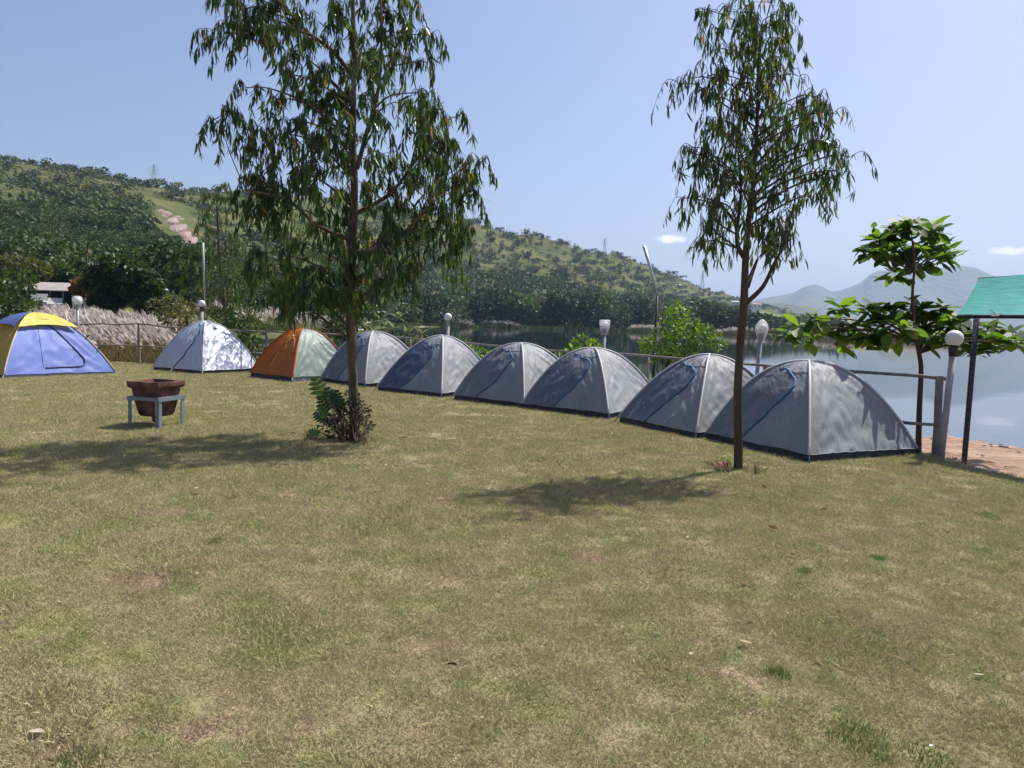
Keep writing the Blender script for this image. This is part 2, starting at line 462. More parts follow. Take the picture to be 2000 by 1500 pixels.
def make_bank():
    m = surf('bank_earth', (.19, .115, .08), (.36, .245, .18), 2.2, .95, 1.0, 5, detail=10, dist=.16, stretch=(.6, 1.6, 1))
    inner = [(3.6, 13.7), (4.2, 12.8), (5.0, 11.45), (5.4, 10.5), (5.66, 9.5), (6.0, 8.3), (6.65, 6), (7.65, 2), (8.65, -7)]
    outer = [at(1560, 830, 17), at(1700, 850, 16), at(1778, 859, 14.6), at(1850, 853, 14.6), at(1905, 862, 14.2), at(1955, 869, 13.6), at(2010, 877, 13), Vector((12, 3, -.25)), Vector((13, -7, -.25))]
    rows = []
    for (ix, iy), oo in zip(inner, outer):
        a = Vector((ix, iy, -.10)); d = (oo - a)
        down = oo + Vector((d.x, d.y, 0)).normalized() * 2.6; down.z = -2.4
        rows.append((a + Vector((-.3, -.3, -.15)), a, oo, down))
    n1 = 14
    def interp(rs, u):
        i = min(int(u), len(rs) - 2); t = u - i
        return [rs[i][k].lerp(rs[i + 1][k], t) for k in range(4)]
    v, f = [], []
    nu = (len(rows) - 1) * 14
    ks = [(0, 1, 0)] + [(1, 2, j / n1) for j in range(n1 + 1)] + [(2, 3, j / 6) for j in range(1, 7)]
    for i in range(nu + 1):
        q = interp(rows, i / 14)
        for (a, b, t) in ks:
            p = q[a].lerp(q[b], t)
            if a == 1 and t > 0 or a == 2:
                p.z += .07 * mnoise.noise(p * 1.3) + .05 * mnoise.noise(Vector((p.x * 1.1, p.y * 4.5, 0))) + .02 * mnoise.noise(p * 6)
                if a == 2: p += Vector((.2 * mnoise.noise(p * 1.1), .25 * mnoise.noise(p * .9 + Vector((9, 0, 0))), 0))
            v.append(p)
    w = len(ks)
    for i in range(nu):
        for j in range(w - 1):
            f.append((i * w + j, (i + 1) * w + j, (i + 1) * w + j + 1, i * w + j + 1))
    tag(link_mesh('bank', mesh_of('bank', v, f, m, True)), 'bare reddish earth bank above the water', None, kind='structure')
    # loose clods and stones along it
    mb = MB()
    for k in range(110):
        i = random.uniform(2.0, 6.6); q = interp(rows, i); t = random.uniform(.03, 1)
        p = q[1].lerp(q[2], t)
        s = random.uniform(.012, .035) * (2.2 if random.random() < .08 else 1)
        vs = [Vector((math.cos(a) * s * random.uniform(.8, 1.6), math.sin(a) * s * random.uniform(.6, 1), zz * s * .5)) for zz in (-.6, .7) for a in (0, 1.2, 2.4, 3.7, 5)]
        mb.add([p + x + Vector((0, 0, .012)) for x in vs], [(0, 1, 2, 3, 4), (9, 8, 7, 6, 5)] + [(i2, (i2 + 1) % 5, 5 + (i2 + 1) % 5, 5 + i2) for i2 in range(5)])
    tag(mb.build('gravel', surf('clod_earth', (.20, .125, .09), (.33, .225, .165), 20, .95)), 'scattered dark clods and stones on the earth bank', None, kind='stuff')
make_bank()

def make_mountains():
    m = surf('mountain_scrub', (.055, .075, .04), (.12, .12, .075), .004, .95, 1, .02, dist=20)
    def range_(name, label, d, pts, depth):
        pts = sorted(pts)
        xs = np.arange(pts[0][0], pts[-1][0] + 1, 6)
        ys = pchip([p[0] for p in pts], [p[1] for p in pts], xs)
        v, f = [], []
        steps = [(-1, 0), (-.8, .12), (-.6, .3), (-.4, .52), (-.22, .75), (-.1, .9), (0, 1), (.3, .8), (1, 0)]
        for x, y in zip(xs, ys):
            top = at(x, y, d)
            for s, hh in steps:
                p = Vector((top.x * (1 + s * depth / d), top.y + s * depth, -3 + (top.z + 3) * hh))
                k = 1 - abs(hh * 2 - 1)
                p.z += k * (60 * mnoise.noise(Vector((p.x / 350, p.y / 900, 0))) + 25 * mnoise.noise(p / 140))
                v.append(p)
        w = len(steps)
        for i in range(len(xs) - 1):
            for j in range(w - 1):
                f.append((i * w + j, (i + 1) * w + j, (i + 1) * w + j + 1, i * w + j + 1))
        tag(link_mesh(name, mesh_of(name, v, f, m, True)), label, None, kind='structure')
    range_('mountain', 'blue hazy flat-topped mountain on the horizon', 6500,
           [(1380, 612), (1440, 596), (1500, 581), (1545, 573), (1575, 559), (1592, 556), (1606, 560), (1626, 569), (1660, 561), (1685, 549), (1703, 534), (1722, 528), (1760, 527),
            (1800, 532), (1840, 523), (1872, 519), (1905, 523), (1930, 534), (1960, 544), (2010, 552), (2100, 566), (2300, 590), (2600, 606), (2900, 622)], 1700)
    range_('low_hill', 'low wooded hill in front of the hazy mountain', 2900,
           [(1400, 636), (1470, 606), (1520, 592), (1560, 597), (1600, 612), (1650, 624), (1700, 630), (1735, 606), (1760, 601), (1790, 604), (1830, 622), (1900, 640), (2100, 648), (2400, 652)], 500)
make_mountains()

# ------------------------------------------------------------------ haze: one box of thin air round everything
def make_haze():
    m = bpy.data.materials.new('haze_air'); m.use_nodes = True
    n, l = m.node_tree.nodes, m.node_tree.links
    n.clear()
    o = n.new('ShaderNodeOutputMaterial'); p = n.new('ShaderNodeVolumePrincipled')
    p.inputs['Color'].default_value = (.52, .69, 1, 1)
    p.inputs['Density'].default_value = 0.95e-4
    p.inputs['Anisotropy'].default_value = .2
    l.new(p.outputs[0], o.inputs['Volume'])
    mb = MB(); mb.box((0, 4500, 330), (24000, 16000, 672))
    o = mb.build('haze', m)
    tag(o, 'thin blue haze hanging over lake and hills', None, kind='stuff')
make_haze()
# ------------------------------------------------------------------ tents
def fabric(name, c1, c2, rough=.42, spec=.5, trans=.12, metal=0.0, wr=.5):
    """coated tent cloth: faint weave colour drift, crease relief, a little light through the cloth"""
    m, n, l, b, o = new_mat(name)
    tc = n.new('ShaderNodeTexCoord')
    nz = n.new('ShaderNodeTexNoise'); nz.inputs['Scale'].default_value = 2.2; nz.inputs['Detail'].default_value = 5
    l.new(tc.outputs['Object'], nz.inputs['Vector'])
    r = ramp(n, ((.3, c1), (.7, c2))); l.new(nz.outputs['Fac'], r.inputs[0])
    l.new(r.outputs[0], b.inputs['Base Color'])
    b.inputs['Roughness'].default_value = rough; b.inputs['Specular IOR Level'].default_value = spec; b.inputs['Metallic'].default_value = metal
    mp = n.new('ShaderNodeMapping'); mp.inputs['Scale'].default_value = (2.6, .8, .8); mp.inputs['Rotation'].default_value = (.3, .9, .5)
    l.new(tc.outputs['Object'], mp.inputs[0])
    a = n.new('ShaderNodeTexNoise'); a.inputs['Scale'].default_value = 4.5; a.inputs['Detail'].default_value = 3; a.inputs['Distortion'].default_value = .8
    l.new(mp.outputs[0], a.inputs['Vector'])
    b1 = n.new('ShaderNodeBump'); b1.inputs['Strength'].default_value = wr; b1.inputs['Distance'].default_value = .03
    l.new(a.outputs['Fac'], b1.inputs['Height'])
    a2 = n.new('ShaderNodeTexNoise'); a2.inputs['Scale'].default_value = 26; a2.inputs['Detail'].default_value = 3
    l.new(mp.outputs[0], a2.inputs['Vector'])
    b2 = n.new('ShaderNodeBump'); b2.inputs['Strength'].default_value = wr * .3; b2.inputs['Distance'].default_value = .008
    l.new(a2.outputs['Fac'], b2.inputs['Height']); l.new(b1.outputs[0], b2.inputs['Normal']); l.new(b2.outputs[0], b.inputs['Normal'])
    t = n.new('ShaderNodeBsdfTranslucent'); l.new(r.outputs[0], t.inputs['Color'])
    mx = n.new('ShaderNodeMixShader'); mx.inputs[0].default_value = trans
    l.new(b.outputs[0], mx.inputs[1]); l.new(t.outputs[0], mx.inputs[2]); l.new(mx.outputs[0], o.inputs['Surface'])
    return m
GREY = fabric('tent_grey_cloth', (.195, .20, .222), (.245, .25, .268), .55, .22, .03, wr=.6)
SHADED_FLAPS = [fabric('tent_door_shaded_cloth_' + nm, c1, c2, .52, .25, .02, wr=.7) for nm, c1, c2 in (('grey', (.095, .105, .14), (.14, .15, .185)), ('blue', (.05, .068, .115), (.078, .098, .15)), ('mid', (.125, .132, .16), (.17, .175, .20)))]  # own darker cloth tone, plus shade of the side away from the sun painted in
SILVER = fabric('tent_silver_cloth', (.37, .42, .50), (.46, .50, .57), .38, .45, .08, .25, .6)
ORANGE = fabric('tent_orange_cloth', (.40, .115, .016), (.47, .15, .024), .55, .3, .3)
SAGE = fabric('tent_sage_cloth', (.19, .25, .225), (.235, .29, .26), .5, .4, .2)
BLUE = fabric('tent_blue_cloth', (.135, .20, .54), (.165, .235, .60), .55, .35, .25, wr=.3)
YELLOW = fabric('tent_yellow_cloth', (.70, .53, .10), (.78, .60, .14), .55, .3, .3, wr=.2)
MUSTARD = fabric('tent_mustard_cloth', (.50, .30, .04), (.56, .35, .055), .55, .3, .3, wr=.3)
CAPBLUE = fabric('tent_cap_blue_cloth', (.09, .13, .33), (.11, .16, .38), .5, .35, .2, wr=.2)
SLEEVE = surf('pole_sleeve_cloth', (.42, .42, .44), (.52, .52, .54), 30, .5)
GREY_SLEEVE = surf('grey_sleeve_cloth', (.24, .24, .27), (.3, .3, .33), 30, .5)
BLACK = surf('groundsheet_black', (.012, .014, .02), (.03, .033, .045), 12, .55, .4, 20)
GREYSKIRT = surf('groundsheet_grey', (.22, .22, .26), (.32, .32, .36), 9, .6, .6, 14)
ZIP = surf('blue_zip_tape', (.018, .065, .15), (.06, .155, .29), 70, .6, stretch=(1, 1, 1))
ZIPDARK = surf('navy_zip_tape', (.015, .022, .07), (.04, .05, .11), 40, .6)
CORDM = surf('pale_cord', (.45, .50, .55), (.6, .63, .66), 30, .7)
TEXTOR = surf('faded_print_orange', (.75, .40, .16), (.8, .48, .22), 30, .6)

def tent(label, front_px, side_px, side, top_px, sectors, zip_m=ZIP, sleeve=SLEEVE, skirts=None, seed=0, Rr=1.42, door=0, sleeve_ms=None, hem=.085, flap=None):
    """dome tent: square floor, two crossing poles. Sector 0 lies left of the front corner, then on round anticlockwise seen from above..."""
    Fp = ground(*front_px); Sp = ground(*side_px)
    e = (Sp - Fp); ang = math.atan2(e.y, e.x)
    # the centre lies 45 degrees off the edge, away from the camera
    ca = ang - math.pi / 4 if side == 'left' else ang + math.pi / 4
    C = Fp + Vector((math.cos(ca), math.sin(ca), 0)) * Rr
    h = at(C.x / C.y * F + 1000, top_px, C.y).z
    for _ in range(3):
        # refine with the true pixel column of the apex
        p = cam.matrix_world.inverted() @ Vector((C.x, C.y, h)); X = 1000 + F * p.x / -p.z
        h = at(X, top_px, C.y).z
    t = empty('dome_tent', (C.x, C.y, lawn_z(C.x, C.y)))
    tag(t, label, 'tent', 'tents pitched along the fence')
    fa = math.atan2(Fp.y - C.y, Fp.x - C.x)
    # corners: front, right, back, left (anticlockwise from above)
    A = [fa + k * math.pi / 2 for k in range(4)]
    PE = 2.05 + .13 * math.sin(seed * 2.3); LX, LY = .06 * math.sin(seed * 4.1), .05 * math.cos(seed * 3.3)      # each pitched a little differently
    def arc(k, u, off=0.0):
        r = Rr * u; z = h * (1 - abs(u) ** PE)
        nr, nz = (2 * h * u / Rr, 1.0); q = math.hypot(nr, nz)
        r += off * nr / q; z += off / q
        return Vector((math.cos(A[k % 4]) * r + LX * (1 - u * u), math.sin(A[k % 4]) * r + LY * (1 - u * u), z))
    uh = (1 - hem / h) ** (1 / PE)
    def P(k, s, tt, off=0.0):
        """s: 0 at the hem to 1 at the apex; tt: 0 at corner k to 1 at corner k+1"""
        u = uh * (1 - s)
        a, b = arc(k, u), arc(k + 1, u)
        p = a.lerp(b, tt)
        nrm = Vector((math.cos(A[k] + math.pi / 4), math.sin(A[k] + math.pi / 4), 0)) * (1.42 * h * u / Rr) + Vector((0, 0, 1)); nrm.normalize()
        w = 4 * tt * (1 - tt)
        sd = seed * 7.3 + k * 3.1
        d = -.035 * w * math.sin(min(1, s * 1.15) * math.pi)                       # cloth pulled in between the poles
        fo = min(1, w * 1.6)
        for cx in (0, 1):                                                         # tension folds fanning from the pegged corners
            rr = math.hypot((tt - cx) * 1.4, s + .02); an = math.atan2(s + .02, abs(tt - cx) * 1.4 + 1e-6)
            d += fo * .017 * math.exp(-rr * 2.0) * math.sin(17 * an + 2.5 * mnoise.noise(Vector((sd, rr * 3, cx))))
        d += fo * .0035 * math.sin(46 * tt + 30 * s + 5 * mnoise.noise(Vector((tt * 2.5, s * 4, sd + 4)))) * max(0, mnoise.noise(Vector((tt * 2.2, s * 3.1, sd + 9))) + .25) * 2
        d += fo * .012 * mnoise.noise(Vector((tt * 3.2 + sd, s * 6.5, sd))) + fo * .010 * mnoise.noise(Vector((tt * 9 + s * 9, (s - tt) * 3.5, sd)))
        rn = mnoise.noise(Vector((tt * 2.2 + s * 3.5 + sd, s * 8.5 - tt * 5.5, sd + 2)))
        d += fo * .020 * max(0, 1 - abs(rn) * 4.5) ** 1.5 * max(0, 1 - s * 1.25)           # sharp creases in the slack lower cloth
        return p + nrm * (d + off)
    nu, nt = 46, 42
    names = ['fly_panel'] * 4
    for k in range(4):
        v, f = [], []
        for i in range(nu + 1):
            for j in range(nt + 1):
                v.append(P(k, i / nu * .999, j / nt))
        for i in range(nu):
            for j in range(nt):
                a = i * (nt + 1) + j
                f.append((a, a + 1, a + nt + 2, a + nt + 1))
        o = link_mesh('fly_panel', mesh_of('fly_panel', v, f, sectors[k], True), t)
        # hem band: the tub floor showing dark below the fly
        mb = MB()
        q = []
        for j in range(nt + 1):
            p = P(k, 0, j / nt); q.append((p * .985 + Vector((0, 0, .012)), Vector((p.x * 1.0, p.y * 1.0, .004))))
        vs = [x for pr in q for x in pr]
        mb.add(vs, [(2 * j, 2 * j + 1, 2 * j + 3, 2 * j + 2) for j in range(nt)])
        mb.build('groundsheet_edge', (skirts or {}).get(k, BLACK), t, True)
        # stitched lower hem
        mb = MB(); mb.tube([P(k, .0, j / nt, .003) for j in range(nt + 1)], .006, 5)
        mb.build('hem', sectors[k], t, True)
    for k in range(4):                                                            # pole sleeves from each corner to the apex
        mb = MB()
        us = np.linspace(uh * 1.0, 0.0, 26)
        pts = [arc(k, u, .008) for u in us]
        mb.tube(pts, .0165, 7)
        o = mb.build('pole_sleeve', (sleeve_ms or {}).get(k, sleeve), t, True)
        mb = MB()
        pk = arc(k, uh, .01); gp = Vector((math.cos(A[k]) * (Rr * 1.02), math.sin(A[k]) * (Rr * 1.02), .0))
        mb.tube([pk, (pk + gp) / 2 + Vector((0, 0, -.01)), gp], .007, 5)
        mb.build('peg_loop', zip_m if zip_m is ZIP else CORDM, t, True)
    # vent cap seam across the top of the door side
    return t, P, arc, C, h

def door_zip(t, P, k, path, m, w=.013, flapmat=None):
    """zip tape along (s, t) points of sector k"""
    sp = smooth_path([Vector((a, b, 0)) for a, b in path], 9)
    mb = MB(); mb.tube([P(k, q.x, q.y, .006) for q in sp], w, 6)
    return mb.build('door_zip', m, t, True)
# sectors run anticlockwise from the front corner: 0 front-right, 1 back-right, 2 back-left, 3 front-left (t 0 at the left corner, 1 at the front)
ZPATH = [(.0, .37), (.1, .455), (.2, .54), (.32, .64), (.42, .71), (.50, .73), (.56, .675), (.61, .52), (.645, .33), (.66, .16)]
grey_specs = [
    ('grey dome tent half hidden by the big tree trunk, beside the orange tent', (713, 757), (597, 741), 648),
    ('grey dome tent with blue-shaded door flap, first right of the big tree trunk', (862, 777), (725, 762), 656),
    ('grey dome tent with blue zip, second right of the big tree trunk', (1024, 798), (877, 779), 671),
    ('grey dome tent below the bag-wrapped square-topped lamp, third right of the big tree', (1190, 819), (1042, 801), 681),
    ('grey dome tent just left of the slender tree trunk, in front of the bright bush', (1358, 857), (1203, 823), 692),
    ('nearest and largest-looking grey dome tent, leaf shadows on its right half', (1580, 904), (1375, 857), 706),
]
TENT_C = []
for i, (lab, fp, lp, top) in enumerate(grey_specs):
    t, P, arc, C, h = tent(lab, fp, lp, 'left', top, [GREY, GREY, GREY, GREY], seed=i + 1)
    TENT_C.append(C)
    # the loose half of the door, left of the zip
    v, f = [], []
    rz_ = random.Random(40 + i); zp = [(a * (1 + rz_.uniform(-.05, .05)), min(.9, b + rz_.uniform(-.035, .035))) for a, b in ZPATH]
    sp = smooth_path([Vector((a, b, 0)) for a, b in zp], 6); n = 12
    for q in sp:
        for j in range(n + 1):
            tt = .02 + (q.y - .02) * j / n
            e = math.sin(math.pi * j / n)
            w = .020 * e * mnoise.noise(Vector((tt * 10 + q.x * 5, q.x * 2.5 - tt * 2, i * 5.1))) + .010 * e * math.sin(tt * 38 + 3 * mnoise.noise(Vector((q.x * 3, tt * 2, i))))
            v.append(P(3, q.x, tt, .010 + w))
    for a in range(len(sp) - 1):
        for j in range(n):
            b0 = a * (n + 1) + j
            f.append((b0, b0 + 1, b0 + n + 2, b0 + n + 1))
    link_mesh('door_flap', mesh_of('door_flap', v, f, SHADED_FLAPS[(0, 1, 2, 0, 0, 2)[i]], True), t)
    door_zip(t, P, 3, zp, ZIP, .018 if i > 3 else .015)
    mb = MB(); mb.tube([P(3, .63, q, .006) for q in np.linspace(.5, .98, 9)], .005, 5); mb.build('vent_seam', GREY_SLEEVE, t, True)
    mb = MB(); pz = P(3, .30, .985, .02); mb.tube([pz, pz + Vector((.01, -.01, -.05)), pz + Vector((.012, -.012, -.09))], .007, 5); mb.build('toggle', ZIP, t)

# silver tent
t, P, arc, C, h = tent('silvery dome tent dappled by tree shade, between yellow and orange tents', (395, 731), (287, 722), 'left', 628, [SILVER, SILVER, SILVER, SILVER], zip_m=ZIPDARK, sleeve=SLEEVE, seed=21, Rr=1.46)
TENT_C.append(C)
door_zip(t, P, 3, [(.0, .42), (.2, .56), (.4, .7), (.55, .78), (.66, .76), (.74, .62), (.78, .45)], ZIPDARK, .014)
v = [P(0, a, b, .008) for a, b in ((.62, .40), (.62, .62), (.74, .52))]
link_mesh('vent_window', mesh_of('vent_window', v, [(0, 1, 2)], BLACK), t)
mb = MB(); mb.tube([P(0, q, .50, .004) for q in np.linspace(.42, .97, 12)], .006, 5); mb.build('seam', GREY_SLEEVE, t)
mb = MB(); mb.tube([P(3, .0, .42, .01), ground(330, 729) + Vector((0, 0, .01)) - t.location], .004, 4); mb.build('guy_line', CORDM, t)

# orange and sage tent
t, P, arc, C, h = tent('orange and sage green dome tent with arched door print', (570, 747), (470, 735), 'left', 642, [SAGE, ORANGE, ORANGE, ORANGE], sleeve=ORANGE, skirts={0: GREYSKIRT}, seed=31, Rr=1.36, zip_m=CORDM, hem=.12)
TENT_C.append(C)
arch = [(.06, .30), (.25, .33), (.42, .42), (.53, .55), (.56, .66), (.52, .78), (.42, .86), (.25, .90)]
door_zip(t, P, 3, arch, surf('orange_zip', (.30, .09, .015), (.40, .13, .02), 30, .6), .008)
sp = smooth_path([Vector((a, b, 0)) for a, b in arch], 8)
mb = MB()
for q0 in range(18, 52, 3):                                    # light print marks following the arch
    a, b = sp[q0], sp[min(q0 + 2, len(sp) - 1)]
    mb.tube([P(3, a.x - .02, a.y, .009), P(3, b.x - .02, b.y, .009)], .012, 5)
for q in range(5):
    a0 = .10 + q * .035
    mb.tube([P(3, a0, .40, .008), P(3, a0 + .02, .43, .008)], .009, 5)
mb.build('faded_print', TEXTOR, t)
mb = MB(); mb.tube([P(3, .60 + .03 * math.sin(q * 6.3), .50 + .22 * q, .009) for q in np.linspace(0, 1, 9)], .010, 5); mb.build('faded_print', TEXTOR, t)
mb = MB(); mb.tube([P(0, q, .02, .006) for q in np.linspace(.0, .97, 20)], .006, 5); mb.build('piping', TEXTOR, t)

# yellow and blue tent at the left edge
t, P, arc, C, h = tent('blue and yellow tent with cap fly at the left edge', (6, 739), (226, 731), 'right', 613, [BLUE, MUSTARD, BLUE, MUSTARD], zip_m=ZIPDARK, sleeve=surf('sand_sleeve', (.45, .38, .26), (.55, .48, .34), 20, .6), skirts={0: GREYSKIRT}, seed=41, Rr=1.84, hem=.07)
TENT_C.append(C)
door_zip(t, P, 0, [(.05, .36), (.05, .60), (.06, .72), (.12, .765), (.20, .74), (.34, .70), (.48, .64), (.56, .56), (.575, .45), (.575, .34)], ZIPDARK, .018)
mb = MB(); mb.tube([P(0, q, .34, .004) for q in np.linspace(.05, .57, 10)], .005, 5); mb.build('seam', ZIPDARK, t)
for s in (.22, .36, .50):                                      # black pole clips on the right-hand pole
    mb = MB(); a = arc(1, (1 - s) * .98, .0); b = arc(1, (1 - s) * .98, .10) ; mb.tube([a, b], .016, 5); mb.build('pole_clip', BLACK, t)
# cap fly: a second skin over the top, hem at three quarters height
for k, mm in ((0, YELLOW), (1, CAPBLUE), (2, YELLOW), (3, CAPBLUE)):
    v, f = [], []
    n1, n2 = 14, 20
    for i in range(n1 + 1):
        for j in range(n2 + 1):
            tt = j / n2
            s0 = .46 + .06 * (1 - 4 * (tt - .5) ** 2)
            p = P(k, s0 + (1 - s0) * i / n1 * .999, tt, .03 + .07 * (1 - i / n1))
            v.append(p)
    for i in range(n1):
        for j in range(n2):
            a = i * (n2 + 1) + j
            f.append((a, a + 1, a + n2 + 2, a + n2 + 1))
    cf = link_mesh('cap_fly', mesh_of('cap_fly', v, f, mm, True), t)
    mb = MB(); mb.tube(v[:n2 + 1], .008, 5); mb.build('hem_tape', mm, cf, True)
    if k == 0:
        mb = MB()
        mb.tube([P(0, .63 + .012 * math.sin(q * 19), .40 + .20 * q, .085) for q in np.linspace(0, 1, 24)], .006, 4)
        mb.build('faded_script', surf('print_brown', (.20, .13, .05), (.28, .18, .07), 40, .6), cf)

# ------------------------------------------------------------------ fire pot on its stand
def fire_pot():
    c = ground(306, 831); rz = R(45) + math.atan2(-c.x, c.y) + R(4)
    st = empty('pot_stand', (c.x, c.y, lawn_z(c.x, c.y)), rz)
    tag(st, 'grey steel four-legged stand holding the square clay fire pot', 'stand')
    m = surf('grey_stand_paint', (.13, .16, .19), (.20, .235, .265), 14, .5, .2, 40)
    s, hh = .255, .405
    for a in (-1, 1):
        for b in (-1, 1):
            mb = MB()
            mb.box((a * s, b * (s - .028), hh / 2), (.006, .058, hh)); mb.box((a * (s - .031), b * (s + .0015), hh / 2), (.056, .006, hh))
            mb.build('leg', m, st)
    for a in (-1, 1):
        mb = MB(); mb.box((a * (s + .008), 0, hh - .012), (.010, 2 * s + .03, .05)); mb.box((a * (s - .012), 0, hh + .0145), (.03, 2 * s + .01, .006)); mb.build('rail', m, st)
        mb = MB(); mb.box((0, a * (s + .0075), hh - .014), (2 * s + .004, .009, .05)); mb.box((0, a * (s - .010), hh + .0165), (2 * s - .06, .03, .006)); mb.build('rail', m, st)
    pm = surf('burnt_clay', (.04, .022, .019), (.19, .088, .066), 5, .85, .5, 26, detail=9)
    po = empty('fire_pot', (c.x, c.y, lawn_z(c.x, c.y)), rz)
    tag(po, 'square tapered brown clay fire pot with a flared rim', 'fire pot')
    prof = [(.125, .135), (.155, .145), (.172, .18), (.215, .40), (.228, .50), (.232, .53), (.262, .545), (.276, .575), (.280, .625), (.278, .632),
            (.240, .632), (.232, .60), (.205, .42), (.165, .24), (.06, .22)]
    v, f = [], []
    n = 32
    for (r, z) in prof:
        for k in range(n):
            t = 2 * math.pi * k / n + math.pi / 4
            q = 1 / max(abs(math.cos(t)), abs(math.sin(t)))
            q = min(q, 1.36)
            w = 1 + .012 * mnoise.noise(Vector((math.cos(t) * 3, math.sin(t) * 3, z * 8)))
            v.append((r * q * w * math.cos(t), r * q * w * math.sin(t), z + .006 * mnoise.noise(Vector((math.cos(t) * 2, math.sin(t) * 2, z)))))
    for i in range(len(prof) - 1):
        for k in range(n):
            f.append((i * n + k, i * n + (k + 1) % n, (i + 1) * n + (k + 1) % n, (i + 1) * n + k))
    f.append(tuple(range(n - 1, -1, -1))); f.append(tuple(range((len(prof) - 1) * n, len(prof) * n)))
    link_mesh('bowl', mesh_of('bowl', v, f, pm), po)
    mb = MB(); mb.lathe((0, 0, .04), [(.045, 0), (.05, .05), (.055, .1)], 12); mb.build('drain_spout', pm, po)
    mb = MB()
    for k in range(26):
        a = random.uniform(0, 6.28); r = random.uniform(0, .15)
        mb.box((r * math.cos(a), r * math.sin(a), .235 + random.uniform(0, .03)), (.05, .04, .03), Matrix.Rotation(random.uniform(0, 3), 3, 'Z'))
    tag(mb.build('ash', surf('grey_ash', (.05, .05, .05), (.14, .135, .13), 20, .95), po), kind='stuff')
fire_pot()

# ------------------------------------------------------------------ fence, lamps, poles
WOOD = surf('weathered_wood', (.13, .11, .10), (.28, .25, .225), 9, .85, .5, 30, stretch=(1, 1, 1))
def fence():
    # (pixel of the top rail, forward distance): read off the photograph along the lawn edge
    top = [((-160, 628), 25.2), ((60, 632), 24.4), ((200, 633), 23.9), ((270, 632), 23.6), ((345, 640), 23.1), ((520, 648), 22.0), ((640, 652), 21.3), ((800, 660), 20.2), ((930, 672), 18.6),
           ((1090, 686), 16.9), ((1265, 695), 15.1), ((1497, 714), 12.6), ((1640, 724), 11.35), ((1848, 740), 10.15)]
    P = [at(x, y, d) for (x, y), d in top]
    f = empty('rail_fence', (P[3].x, P[3].y, 0))
    tag(f, 'weathered wooden two-rail fence running behind the row of tents', 'fence')
    def wob(pts, a):
        out = []
        for i in range(len(pts) - 1):
            for k in range(4):
                p = pts[i].lerp(pts[i + 1], k / 4); q = p * 2.1
                out.append(p + Vector((0, mnoise.noise(q) * a, mnoise.noise(q + Vector((7, 3, 1))) * a)))
        return out + [pts[-1]]
    spans = [(0, 3), (3, 5), (5, 7), (7, 9), (9, 11), (11, 13)]
    for a, b in spans:
        mb = MB(); pts = wob(P[a:b + 1], .025)
        mb.tube(local(f, pts), [.024 + .007 * mnoise.noise(p * 3) for p in pts], 7); mb.build('rail', WOOD, f, True)
        low = [Vector((p.x, p.y, max(.42, p.z * .46))) + Vector((.02, .03, 0)) for p in P[a:b + 1]]
        if b == 13: low[-1] = at(1832, 830, 10.15); low[-2] = at(1640, 813, 11.3)
        mb = MB(); pts = wob(low, .03)
        mb.tube(local(f, pts), [.023 + .007 * mnoise.noise(p * 3) for p in pts], 7); mb.build('rail', WOOD, f, True)
    for i in (0, 1, 3, 5, 7, 9, 10, 11, 13):
        p = P[i]; b = Vector((p.x, p.y + .05, -.25))
        if i == 13: b = at(1826, 893, 10.2); p = at(1838, 738, 10.2); b.z = -.2
        mb = MB(); mb.tube(local(f, wob([b, b.lerp(p, .5), p + Vector((0, .04, .02))], .015)), .045 if i != 13 else .05, 8); mb.build('post', WOOD, f, True)
fence()

GLOBE = None
def make_globe_mat():
    m, n, l, b, o = new_mat('opal_globe')
    b.inputs['Base Color'].default_value = (.66, .65, .64, 1); b.inputs['Roughness'].default_value = .25
    b.inputs['Subsurface Weight'].default_value = .3; b.inputs['Subsurface Radius'].default_value = (.05, .05, .05)
    return m
GLOBE = make_globe_mat()
def bag_mat():
    m, n, l, b, o = new_mat('polythene_bag')
    b.inputs['Base Color'].default_value = (.80, .79, .80, 1); b.inputs['Roughness'].default_value = .3
    t = n.new('ShaderNodeBsdfTranslucent'); t.inputs[0].default_value = (.8, .8, .82, 1)
    tr = n.new('ShaderNodeBsdfTransparent')
    m1 = n.new('ShaderNodeMixShader'); m1.inputs[0].default_value = .5
    m2 = n.new('ShaderNodeMixShader'); m2.inputs[0].default_value = .6
    l.new(b.outputs[0], m1.inputs[1]); l.new(t.outputs[0], m1.inputs[2]); l.new(m1.outputs[0], m2.inputs[1]); l.new(tr.outputs[0], m2.inputs[2])
    l.new(m2.outputs[0], o.inputs['Surface'])
    return m
BAG = bag_mat()
POST = surf('galvanised_post', (.22, .23, .25), (.34, .35, .37), 12, .45, .15, 60, metal=.3)
POSTW = surf('pale_concrete_post', (.25, .25, .26), (.36, .355, .36), 9, .8, .3, 40)
DARKM = surf('black_plastic', (.015, .016, .02), (.035, .035, .04), 12, .5)
